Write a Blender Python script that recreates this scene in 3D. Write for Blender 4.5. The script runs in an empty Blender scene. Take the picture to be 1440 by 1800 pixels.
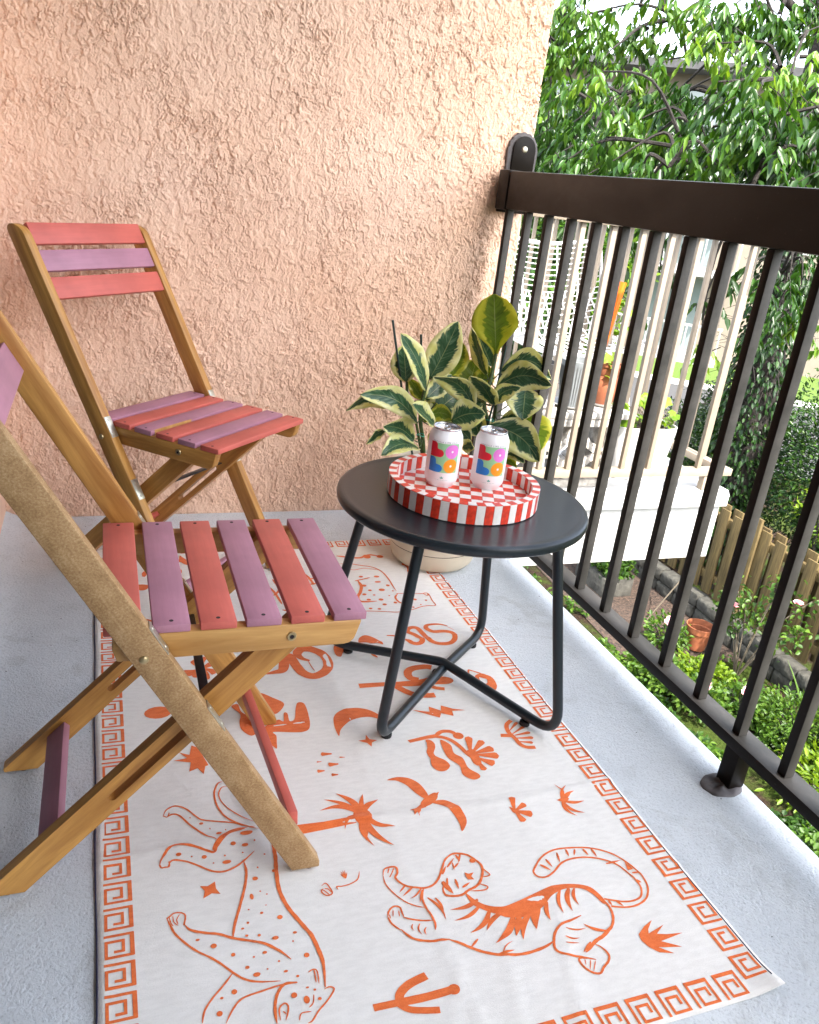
import bpy, bmesh, math, random
import numpy as np
from mathutils import Vector, Matrix, noise
random.seed(7); RNG = np.random.default_rng(7)
R = math.radians
scene = bpy.context.scene
C = scene.collection
# ---------------------------------------------------------------- camera, sky, sun, exposure
cam_d = bpy.data.cameras.new('camera'); cam = bpy.data.objects.new('camera', cam_d); C.objects.link(cam)
scene.camera = cam
cam_d.sensor_fit = 'VERTICAL'; cam_d.sensor_height = 36; cam_d.sensor_width = 36; cam_d.lens = 28.617
cam_d.clip_start = 0.02; cam_d.clip_end = 1200
cam.matrix_world = Matrix(((0.936261, 0.024614, -0.350442, 0), (-0.332296, 0.385745, -0.860686, 0),
                           (0.113997, 0.922277, 0.369337, 1.0), (0, 0, 0, 1)))
SUN_EL, SUN_AZ = R(52), R(180)            # azimuth clockwise from +y; sun stands behind the camera
world = bpy.data.worlds.new('World'); scene.world = world; world.use_nodes = True
wn = world.node_tree.nodes; wl = world.node_tree.links
bg = wn['Background']; sky = wn.new('ShaderNodeTexSky'); sky.sky_type = 'NISHITA'; sky.sun_disc = False
sky.sun_elevation = SUN_EL; sky.sun_rotation = SUN_AZ; sky.air_density = 1.0; sky.dust_density = 3.0; sky.ozone_density = 1.0
hs = wn.new('ShaderNodeHueSaturation'); hs.inputs['Saturation'].default_value = .5; wl.new(sky.outputs[0], hs.inputs['Color']); wl.new(hs.outputs[0], bg.inputs[0]); bg.inputs[1].default_value = 0.15
sun_d = bpy.data.lights.new('sun', 'SUN'); sun_d.energy = 2.0; sun_d.angle = R(1.2); sun_d.color = (1, .94, .86)
sun = bpy.data.objects.new('sun', sun_d); C.objects.link(sun)
to_sun = Vector((math.sin(SUN_AZ)*math.cos(SUN_EL), math.cos(SUN_AZ)*math.cos(SUN_EL), math.sin(SUN_EL)))
sun.rotation_euler = (-to_sun).to_track_quat('-Z', 'Y').to_euler()
vs = scene.view_settings; vs.view_transform = 'Standard'; vs.look = 'None'; vs.gamma = 1; vs.use_curve_mapping = False
vs.exposure = 2.95
scene.render.resolution_x = 819; scene.render.resolution_y = 1024
# ---------------------------------------------------------------- helpers
def tag(o, label=None, cat=None, group=None, kind=None):
    if label: o['label'] = label
    if cat: o['category'] = cat
    if group: o['group'] = group
    if kind: o['kind'] = kind
    return o
def obj(name, me, m=None, parent=None, loc=None, rot=None):
    o = bpy.data.objects.new(name, me); C.objects.link(o)
    if m is not None and not me.materials: me.materials.append(m)
    if parent: o.parent = parent
    if loc is not None: o.location = loc
    if rot is not None: o.rotation_euler = rot
    return o
def empty(name, loc=(0, 0, 0), rz=0):
    o = bpy.data.objects.new(name, None); C.objects.link(o); o.location = loc; o.rotation_euler = (0, 0, rz)
    o.empty_display_size = .05; return o
def finish(bm, name, smooth=False, auto=None):
    me = bpy.data.meshes.new(name); bm.to_mesh(me); bm.free()
    if smooth: me.shade_smooth()
    if auto is not None:
        me.shade_smooth(); me.set_sharp_from_angle(angle=R(auto))
    return me
def box_bm(x0, y0, z0, x1, y1, z1, bev=0, seg=2):
    bm = bmesh.new(); bmesh.ops.create_cube(bm, size=1)
    for v in bm.verts: v.co = Vector((x0+(v.co.x+.5)*(x1-x0), y0+(v.co.y+.5)*(y1-y0), z0+(v.co.z+.5)*(z1-z0)))
    if bev: bmesh.ops.bevel(bm, geom=bm.edges[:], offset=bev, segments=seg, affect='EDGES', profile=.5)
    return bm
def box(name, x0, y0, z0, x1, y1, z1, bev=0, auto=40):
    return finish(box_bm(x0, y0, z0, x1, y1, z1, bev), name, auto=auto if bev else None)
def prism(name, pts, h, axis='y', bev=0, auto=40):
    """outline (a,b) extruded 0..h; axis y: a->x b->z; axis z: a->x b->y"""
    bm = bmesh.new()
    f = (lambda a, b, t: (a, t, b)) if axis == 'y' else (lambda a, b, t: (a, b, t))
    A = [bm.verts.new(f(a, b, 0)) for a, b in pts]; B = [bm.verts.new(f(a, b, h)) for a, b in pts]
    bm.faces.new(A); bm.faces.new(B[::-1]); n = len(pts)
    for i in range(n): bm.faces.new((A[i], B[i], B[(i+1) % n], A[(i+1) % n]))
    bmesh.ops.recalc_face_normals(bm, faces=bm.faces[:])
    if bev: bmesh.ops.bevel(bm, geom=bm.edges[:], offset=bev, segments=2, affect='EDGES', profile=.5)
    return finish(bm, name, auto=auto if bev else None)
def lathe(name, prof, n=48, auto=35, cap=True):
    bm = bmesh.new(); rings = []
    for r, z in prof:
        if r < 1e-6: rings.append([bm.verts.new((0, 0, z))])
        else: rings.append([bm.verts.new((r*math.cos(2*math.pi*i/n), r*math.sin(2*math.pi*i/n), z)) for i in range(n)])
    for a, b in zip(rings, rings[1:]):
        for i in range(n):
            j = (i+1) % n
            if len(a) == 1 and len(b) == 1: continue
            if len(a) == 1: bm.faces.new((a[0], b[i], b[j]))
            elif len(b) == 1: bm.faces.new((a[i], b[0], a[j]))
            else: bm.faces.new((a[i], b[i], b[j], a[j]))
    bmesh.ops.recalc_face_normals(bm, faces=bm.faces[:])
    return finish(bm, name, auto=auto)
def tube_bm(bm, pts, r, n=10, caps=True):
    """pts list of Vector, r float or list"""
    pts = [Vector(p) for p in pts]; rs = r if isinstance(r, (list, tuple)) else [r]*len(pts)
    rings = []; up = None
    for i, p in enumerate(pts):
        d = (pts[min(i+1, len(pts)-1)]-pts[max(i-1, 0)]).normalized()
        if up is None: up = d.orthogonal().normalized()
        up = (up-d*up.dot(d)).normalized(); s = d.cross(up)
        rings.append([bm.verts.new(p+(up*math.cos(2*math.pi*k/n)+s*math.sin(2*math.pi*k/n))*rs[i]) for k in range(n)])
    for a, b in zip(rings, rings[1:]):
        for k in range(n): bm.faces.new((a[k], a[(k+1) % n], b[(k+1) % n], b[k]))
    if caps: bm.faces.new(rings[0][::-1]); bm.faces.new(rings[-1])
def tube(name, pts, r, n=10, auto=50):
    bm = bmesh.new(); tube_bm(bm, pts, r, n); return finish(bm, name, auto=auto)
def fillet(pts, rad, seg=8):
    pts = [Vector(p) for p in pts]; out = [pts[0]]
    for a, b, c in zip(pts, pts[1:], pts[2:]):
        u = (a-b).normalized(); v = (c-b).normalized(); ang = u.angle(v); t = min(rad/math.tan(ang/2), (a-b).length*.48, (c-b).length*.48)
        p, q = b+u*t, b+v*t
        for i in range(seg+1):
            s = i/seg; out.append(p*(1-s)**2+b*2*s*(1-s)+q*s*s)
    out.append(pts[-1]); return out
def crv(pts, n=6, closed=False):
    """catmull rom through 2d/3d tuples"""
    P = [Vector(p) for p in pts]; N = len(P); out = []
    rng = range(N) if closed else range(N-1)
    for i in rng:
        if closed: a, b, c, d = P[i-1], P[i], P[(i+1) % N], P[(i+2) % N]
        else: a, b, c, d = P[max(i-1, 0)], P[i], P[i+1], P[min(i+2, N-1)]
        for k in range(n):
            t = k/n; out.append(.5*((2*b)+(c-a)*t+(2*a-5*b+4*c-d)*t*t+(3*b-a-3*c+d)*t**3))
    if not closed: out.append(P[-1].copy())
    return out
def mesh_np(name, V, F, smooth=False):
    me = bpy.data.meshes.new(name); V = np.asarray(V, np.float32); F = np.asarray(F, np.int32); k = F.shape[1]
    me.vertices.add(len(V)); me.vertices.foreach_set('co', V.ravel())
    me.loops.add(F.size); me.loops.foreach_set('vertex_index', F.ravel())
    me.polygons.add(len(F)); me.polygons.foreach_set('loop_start', np.arange(0, F.size, k, dtype=np.int32))
    me.polygons.foreach_set('loop_total', np.full(len(F), k, np.int32))
    me.update(); me.validate()
    if smooth: me.shade_smooth()
    return me
# ---------------------------------------------------------------- materials
class MT:
    def __init__(s, name, rough=.5, base=(.5, .5, .5), metal=0, spec=None):
        s.m = bpy.data.materials.new(name); s.m.use_nodes = True; s.t = s.m.node_tree; s.n = s.t.nodes; s.l = s.t.links
        s.b = s.n['Principled BSDF']; s.b.inputs['Roughness'].default_value = rough; s.b.inputs['Base Color'].default_value = (*base, 1)
        s.b.inputs['Metallic'].default_value = metal
        if spec is not None: s.b.inputs['Specular IOR Level'].default_value = spec
        s.tc = None
    def N(s, t, **k):
        n = s.n.new('ShaderNode'+t)
        for a, v in k.items():
            if a.startswith('_'): setattr(n, a[1:], v)
            else: n.inputs[a.replace('_', ' ')].default_value = v
        return n
    def L(s, a, b): s.l.new(a, b)
    def co(s, kind='Object', scale=(1, 1, 1), warp=0, wscale=5):
        if s.tc is None: s.tc = s.n.new('ShaderNodeTexCoord')
        mp = s.n.new('ShaderNodeMapping'); mp.inputs['Scale'].default_value = scale; s.L(s.tc.outputs[kind], mp.inputs[0])
        o = mp.outputs[0]
        if warp:
            nz = s.N('TexNoise', Scale=wscale, Detail=3.0); s.L(o, nz.inputs[0])
            mx = s.N('VectorMath', _operation='MULTIPLY_ADD'); s.L(nz.outputs[1], mx.inputs[0]); mx.inputs[1].default_value = (warp,)*3; s.L(o, mx.inputs[2]); o = mx.outputs[0]
        return o
    def ramp(s, fac, stops, interp='LINEAR'):
        r = s.n.new('ShaderNodeValToRGB'); s.L(fac, r.inputs[0]); e = r.color_ramp; e.interpolation = interp
        while len(e.elements) < len(stops): e.elements.new(.5)
        for q, (p, c) in zip(e.elements, stops):
            q.position = p; q.color = (*c, 1) if len(c) == 3 else c
        return r.outputs[0]
    def mix(s, fac, a, b, mode='MIX'):
        m = s.n.new('ShaderNodeMix'); m.data_type = 'RGBA'; m.blend_type = mode
        for v, i in ((fac, 0), (a, 6), (b, 7)):
            if isinstance(v, (int, float)): m.inputs[i].default_value = v
            elif isinstance(v, tuple): m.inputs[i].default_value = (*v, 1)
            else: s.L(v, m.inputs[i])
        return m.outputs[2]
    def math(s, op, a, b=0.0, c=None):
        m = s.n.new('ShaderNodeMath'); m.operation = op
        for v, i in ((a, 0), (b, 1), (c, 2)):
            if v is None: continue
            if isinstance(v, (int, float)): m.inputs[i].default_value = v
            else: s.L(v, m.inputs[i])
        return m.outputs[0]
    def color(s, o): s.L(o, s.b.inputs['Base Color'])
    def bump(s, h, dist=.002, strength=1.0, base=None):
        b = s.N('Bump', Strength=strength, Distance=dist); s.L(h, b.inputs['Height'])
        if base is not None: s.L(base, b.inputs['Normal'])
        s.L(b.outputs[0], s.b.inputs['Normal']); return b.outputs[0]
def g3(v): return (v, v, v)
def plain(name, base, rough=.5, metal=0, var=.12, scale=30, bump=.0):
    t = MT(name, rough, base, metal); c = t.co('Object')
    nz = t.N('TexNoise', Scale=scale, Detail=4.0); t.L(c, nz.inputs[0])
    lo = tuple(v*(1-var) for v in base); hi = tuple(min(1, v*(1+var)) for v in base)
    t.color(t.ramp(nz.outputs[0], [(.3, lo), (.7, hi)]))
    if bump: t.bump(nz.outputs[0], bump)
    return t.m
def m_stucco():
    t = MT('stucco', .8, spec=.25); c = t.co('Object')
    fine = t.N('TexNoise', Scale=420.0, Detail=4.0, Roughness=.65); t.L(c, fine.inputs[0]); t.bump(fine.outputs[0], .0012, .8)
    big = t.N('TexNoise', Scale=2.2, Detail=4.0); t.L(c, big.inputs[0])
    a = t.ramp(big.outputs[0], [(.25, (.83, .535, .375)), (.5, (.88, .60, .44)), (.75, (.90, .635, .485))])
    t.color(t.mix(1.0, a, t.ramp(fine.outputs[0], [(.3, g3(.92)), (.6, g3(1.0))]), 'MULTIPLY')); return t.m
def m_floor():
    t = MT('painted_concrete', .72, spec=.35); c = t.co('Object')
    n1 = t.N('TexNoise', Scale=230.0, Detail=4.0, Roughness=.7); mp = t.N('Mapping'); mp.inputs['Scale'].default_value = (1, .8, 1); mp.inputs['Rotation'].default_value = (0, 0, .5); t.L(c, mp.inputs[0]); t.L(mp.outputs[0], n1.inputs[0])
    n2 = t.N('TexNoise', Scale=3.0, Detail=5.0, Roughness=.6); t.L(c, n2.inputs[0])
    n3 = t.N('TexNoise', Scale=55.0, Detail=2.0); t.L(c, n3.inputs[0])
    base = t.ramp(n2.outputs[0], [(.3, (.50, .535, .56)), (.5, (.58, .615, .635)), (.7, (.64, .67, .685))])
    sp = t.ramp(n1.outputs[0], [(.32, g3(.72)), (.46, g3(1.0)), (.7, g3(1.05))])
    v = t.N('TexVoronoi', Scale=26.0, Randomness=1.0); t.L(c, v.inputs[0])
    chip = t.math('LESS_THAN', v.outputs['Distance'], .045); pick = t.math('GREATER_THAN', n3.outputs[0], .57); chip = t.math('MULTIPLY', chip, pick)
    n5 = t.N('TexNoise', Scale=7.0, Detail=7.0, Roughness=.7, Distortion=1.2); t.L(c, n5.inputs[0]); base = t.mix(1.0, base, t.ramp(n5.outputs[0], [(.34, (.87, .865, .85)), (.46, g3(1)), (.7, g3(1.02))]), 'MULTIPLY')
    col = t.mix(1.0, base, sp, 'MULTIPLY'); t.color(t.mix(chip, col, (.05, .05, .055)))
    h = t.math('MULTIPLY_ADD', n1.outputs[0], 1.0, t.math('MULTIPLY', n3.outputs[0], .6)); t.bump(h, .0028, 1.0); return t.m
def m_rug(col1, col2, name, edge=False):
    t = MT(name, .95, spec=.1); c = t.co('Object')
    wv = t.N('TexWave', Scale=330.0, Distortion=1.2, Detail=2.0, _bands_direction='Y'); t.L(c, wv.inputs[0])
    wu = t.N('TexWave', Scale=260.0, Distortion=1.5, Detail=2.0, _bands_direction='X'); t.L(c, wu.inputs[0])
    n = t.N('TexNoise', Scale=520.0, Detail=3.0); t.L(c, n.inputs[0])
    n2 = t.N('TexNoise', Scale=90.0, Detail=4.0); mp = t.N('Mapping'); mp.inputs['Scale'].default_value = (.5, 1.6, 1); t.L(c, mp.inputs[0]); t.L(mp.outputs[0], n2.inputs[0])
    f = t.math('MULTIPLY_ADD', n2.outputs[0], .6, t.math('MULTIPLY', n.outputs[0], .4))
    t.color(t.ramp(f, [(.36, col1), (.62, col2)]))
    h = t.math('MULTIPLY_ADD', wv.outputs[0], .5, t.math('MULTIPLY_ADD', wu.outputs[0], .4, n.outputs[0])); t.bump(h, .0006, .7)
    t.b.inputs['Sheen Weight'].default_value = .15; return t.m
def m_wood(name, dark, light, mott=0.0, rough=.42):
    t = MT(name, rough, spec=.45); c = t.co('Object', scale=(1, 1, .09), warp=.012, wscale=9)
    oi = t.n.new('ShaderNodeObjectInfo'); va = t.N('VectorMath', _operation='ADD'); sc = t.N('VectorMath', _operation='SCALE'); cm = t.N('CombineXYZ')
    for i in range(3): t.L(oi.outputs['Random'], cm.inputs[i])
    t.L(cm.outputs[0], sc.inputs[0]); sc.inputs[3].default_value = 17.0; t.L(c, va.inputs[0]); t.L(sc.outputs[0], va.inputs[1])
    n1 = t.N('TexNoise', Scale=55.0, Detail=6.0, Roughness=.6, Distortion=.3); t.L(va.outputs[0], n1.inputs[0])
    n2 = t.N('TexNoise', Scale=260.0, Detail=3.0); t.L(va.outputs[0], n2.inputs[0])
    mid = tuple((a+b)/2 for a, b in zip(dark, light))
    col = t.ramp(n1.outputs[0], [(.3, dark), (.5, mid), (.68, light)])
    col = t.mix(t.math('MULTIPLY', n2.outputs[0], .35), col, tuple(v*.7 for v in dark))
    if mott:
        c2 = t.co('Object'); m2 = t.N('TexNoise', Scale=330.0, Detail=4.0, Roughness=.7); t.L(c2, m2.inputs[0])
        m3 = t.N('TexNoise', Scale=40.0, Detail=3.0); t.L(c2, m3.inputs[0])
        ff = t.math('MULTIPLY_ADD', m3.outputs[0], .5, m2.outputs[0])
        spk = t.ramp(ff, [(.58, (.16, .085, .035)), (.76, (.33, .205, .10)), (.92, (.50, .355, .20))]); col = t.mix(mott, col, spk)
    t.color(col); t.bump(n1.outputs[0], .0006, .5); return t.m
def m_paint(name, base):
    t = MT(name, .5, spec=.4); c = t.co('Object', scale=(1, 1, .06))
    n1 = t.N('TexNoise', Scale=150.0, Detail=5.0, Roughness=.6); t.L(c, n1.inputs[0])
    n2 = t.N('TexNoise', Scale=14.0, Detail=3.0); t.L(t.co('Object'), n2.inputs[0])
    lo = tuple(v*.9 for v in base); hi = tuple(min(1, v*1.08) for v in base)
    a = t.ramp(n2.outputs[0], [(.35, lo), (.65, hi)]); t.color(t.mix(1.0, a, t.ramp(n1.outputs[0], [(.35, g3(.93)), (.6, g3(1))]), 'MULTIPLY'))
    t.bump(n1.outputs[0], .0004, .5); return t.m
def m_rail(name='dark_brown_paint', lit_side=False):
    t = MT(name, .42, spec=.13); c = t.co('Object')
    n1 = t.N('TexNoise', Scale=9.0, Detail=6.0, Roughness=.7); mp = t.N('Mapping'); mp.inputs['Scale'].default_value = (1, .5, 1); t.L(c, mp.inputs[0]); t.L(mp.outputs[0], n1.inputs[0])
    n2 = t.N('TexNoise', Scale=120.0, Detail=4.0); t.L(c, n2.inputs[0])
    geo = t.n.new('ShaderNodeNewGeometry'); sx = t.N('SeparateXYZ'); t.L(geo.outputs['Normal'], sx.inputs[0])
    up = sx.outputs[2] if not lit_side else t.math('MAXIMUM', sx.outputs[2], t.math('MULTIPLY', sx.outputs[1], -.8))  # tops are dusty; the bars' camera-side faces get skylight painted in as paler colour
    dust_and_light = t.ramp(up, [(.3, g3(0)), (.9, g3(1))])
    base = t.ramp(n1.outputs[0], [(.3, (.006, .0038, .0025)), (.7, (.011, .0075, .005))])
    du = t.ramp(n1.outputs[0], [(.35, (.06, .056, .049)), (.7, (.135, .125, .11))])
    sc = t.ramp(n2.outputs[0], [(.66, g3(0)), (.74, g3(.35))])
    col = t.mix(dust_and_light, base, du); t.color(t.mix(sc, col, (.05, .042, .035)))
    t.L(t.ramp(n1.outputs[0], [(.3, g3(.35)), (.7, g3(.55))]), t.b.inputs['Roughness']); return t.m
def m_leaf(name, cols, trans=.35, rough=.45):
    t = MT(name, rough, spec=.35); at = t.n.new('ShaderNodeAttribute'); at.attribute_name = 'shade'
    col = t.ramp(at.outputs['Fac'], cols); t.color(col)
    tr = t.N('BsdfTranslucent'); t.L(t.mix(1.0, col, (1.6, 1.5, .5), 'MULTIPLY'), tr.inputs[0]); ms = t.N('MixShader'); ms.inputs[0].default_value = trans
    t.L(t.b.outputs[0], ms.inputs[1]); t.L(tr.outputs[0], ms.inputs[2]); t.L(ms.outputs[0], t.n['Material Output'].inputs[0]); return t.m
def m_ficus(name, lit):
    t = MT(name, .28, spec=.5); uv = t.n.new('ShaderNodeUVMap'); sx = t.N('SeparateXYZ'); t.L(uv.outputs[0], sx.inputs[0])
    oi = t.n.new('ShaderNodeObjectInfo')
    cb = t.N('CombineXYZ'); v = t.math('ABSOLUTE', sx.outputs[1])   # v: -1..1 stored as uv.y
    t.L(t.math('MULTIPLY', sx.outputs[0], 5.0), cb.inputs[0]); t.L(t.math('MULTIPLY', sx.outputs[1], 1.3), cb.inputs[1]); t.L(t.math('MULTIPLY', oi.outputs['Random'], 40.0), cb.inputs[2])
    # slanted streaks along the side veins
    sl = t.N('CombineXYZ'); q = t.math('SUBTRACT', sx.outputs[0], t.math('MULTIPLY', v, .28)); t.L(t.math('MULTIPLY', q, 26.0), sl.inputs[0]); t.L(t.math('MULTIPLY', sx.outputs[1], 1.2), sl.inputs[1]); t.L(t.math('MULTIPLY', oi.outputs['Random'], 40.0), sl.inputs[2])
    n1 = t.N('TexNoise', Scale=1.0, Detail=2.0); t.L(cb.outputs[0], n1.inputs[0])
    n2 = t.N('TexNoise', Scale=1.0, Detail=5.0, Roughness=.7); t.L(sl.outputs[0], n2.inputs[0])
    bord = t.math('MULTIPLY_ADD', n1.outputs[0], 1.0, t.math('MULTIPLY', n2.outputs[0], .8)); bord = t.math('SUBTRACT', bord, .30)
    d = t.math('SUBTRACT', bord, v)                        # >0 inside green
    inside = t.ramp(d, [(.0, g3(0)), (.10, g3(1))])
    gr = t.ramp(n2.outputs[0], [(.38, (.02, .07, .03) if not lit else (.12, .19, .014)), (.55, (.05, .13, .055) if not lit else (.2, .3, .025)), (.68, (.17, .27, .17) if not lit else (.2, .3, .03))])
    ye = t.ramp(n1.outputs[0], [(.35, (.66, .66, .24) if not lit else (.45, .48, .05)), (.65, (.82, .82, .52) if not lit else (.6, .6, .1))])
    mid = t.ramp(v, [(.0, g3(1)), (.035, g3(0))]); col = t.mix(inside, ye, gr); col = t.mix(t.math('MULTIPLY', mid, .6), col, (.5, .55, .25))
    t.color(col)
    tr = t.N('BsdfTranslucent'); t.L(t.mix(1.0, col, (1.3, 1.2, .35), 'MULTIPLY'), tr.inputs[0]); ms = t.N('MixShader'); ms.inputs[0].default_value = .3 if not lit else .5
    t.L(t.b.outputs[0], ms.inputs[1]); t.L(tr.outputs[0], ms.inputs[2]); t.L(ms.outputs[0], t.n['Material Output'].inputs[0])
    t.bump(n2.outputs[0], .0008, .5); return t.m
M = {}
M['stucco'] = m_stucco(); M['floor'] = m_floor()
M['rug'] = m_rug((.75, .73, .685), (.83, .81, .765), 'woven_cotton'); M['print'] = m_rug((.70, .13, .028), (.84, .195, .05), 'orange_print')
M['rugline'] = plain('navy_thread', (.02, .02, .05), .9)
M['wood'] = m_wood('acacia_wood', (.30, .12, .024), (.67, .355, .09)); M['woodpale'] = m_wood('pale_wood', (.42, .22, .07), (.62, .37, .14))
M['woodmott'] = m_wood('speckled_wood', (.36, .19, .06), (.55, .33, .13), mott=.62, rough=.6)
M['coral'] = m_paint('coral_paint', (.57, .125, .095)); M['mauve'] = m_paint('mauve_paint', (.42, .195, .26))
M['woodpale2'] = m_wood('golden_wood', (.42, .20, .05), (.66, .38, .13))
M['metal'] = plain('galvanised_metal', (.55, .52, .42), .35, .9, .2, 60); M['brass'] = plain('brass_bolt', (.5, .4, .22), .35, .9)
M['dark'] = plain('dark_recess', (.02, .012, .012), .8); M['glide'] = plain('brown_glide', (.12, .03, .025), .6)
M['table'] = plain('anthracite_powder_coat', (.009, .0155, .0205), .3, 0, .1, 200, .0001); M['rubber'] = plain('black_rubber', (.004, .004, .0045), .6)
M['red'] = plain('red_inlay', (.66, .045, .018), .3, 0, .25, 120); M['white'] = plain('white_inlay', (.80, .76, .72), .3, 0, .04, 120)
M['grout'] = plain('pink_resin', (.55, .3, .25), .4)
M['can'] = MT('white_can_paint', .32, (.86, .87, .88)).m; M['alu'] = plain('aluminium', (.52, .52, .53), .25, 1, .05)
M['can_g'] = plain('label_green', (.30, .60, .33), .4, 0, .03); M['can_r'] = plain('label_red', (.65, .01, .03), .4, 0, .03); M['can_m'] = plain('label_magenta', (.72, .2, .62), .4, 0, .03)
M['can_b'] = plain('label_blue', (.01, .2, .62), .4, 0, .03); M['can_o'] = plain('label_orange', (.9, .33, .02), .4, 0, .03); M['can_t'] = plain('label_text', (.13, .16, .16), .5, 0, .03); M['can_l'] = plain('label_teal', (.12, .4, .33), .5, 0, .03)
M['rail'] = m_rail(); M['railbar'] = m_rail('brown_paint_lit_side', True); M['sealant'] = plain('sealant', (.11, .10, .10), .8, 0, .3, 30, .003)
M['pot'] = plain('cream_pot', (.62, .53, .40), .55, 0, .05, 20); M['stake'] = plain('green_stake', (.008, .03, .025), .5); M['stem'] = plain('green_stem', (.05, .085, .02), .5, 0, .4, 60)
M['soil'] = plain('potting_soil', (.035, .022, .014), .95, 0, .5, 80, .01)
M['tie'] = plain('green_tie', (.02, .3, .2), .5)
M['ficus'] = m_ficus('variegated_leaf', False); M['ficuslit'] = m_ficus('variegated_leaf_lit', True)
M['ceiling'] = plain('white_soffit', (.42, .41, .40), .8, 0, .04); M['frame'] = plain('door_frame', (.02, .02, .022), .4)
gl = MT('door_glass', .05, (.03, .035, .04), spec=.8); M['glass'] = gl.m
M['cream'] = plain('cream_paint', (.22, .18, .135), .6, 0, .1, 20); M['slab'] = plain('white_concrete', (.44, .44, .43), .7, 0, .12, 7, .001)
M['block'] = plain('breeze_block', (.34, .32, .29), .9, 0, .35, 45, .006); M['terra'] = plain('terracotta', (.24, .075, .03), .75, 0, .25, 20, .001)
M['grey'] = plain('grey_glaze', (.17, .185, .19), .4, 0, .1); M['darkpot'] = plain('dark_glaze', (.035, .033, .033), .4); M['whitepot'] = plain('white_pot', (.45, .45, .44), .5, 0, .05)
M['orange'] = plain('orange_plastic', (.75, .14, .005), .4, 0, .04); M['wire'] = plain('white_wire', (.42, .42, .42), .4, 0, .02)
M['fence'] = m_wood('weathered_fence', (.05, .033, .010), (.15, .105, .036), rough=.85)
M['stone'] = plain('garden_stone', (.05, .048, .04), .95, 0, .45, 14, .02); M['bark'] = plain('bark', (.013, .010, .008), .95, 0, .5, 14, .03); M['twig'] = plain('pale_twig', (.10, .08, .055), .9)

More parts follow.
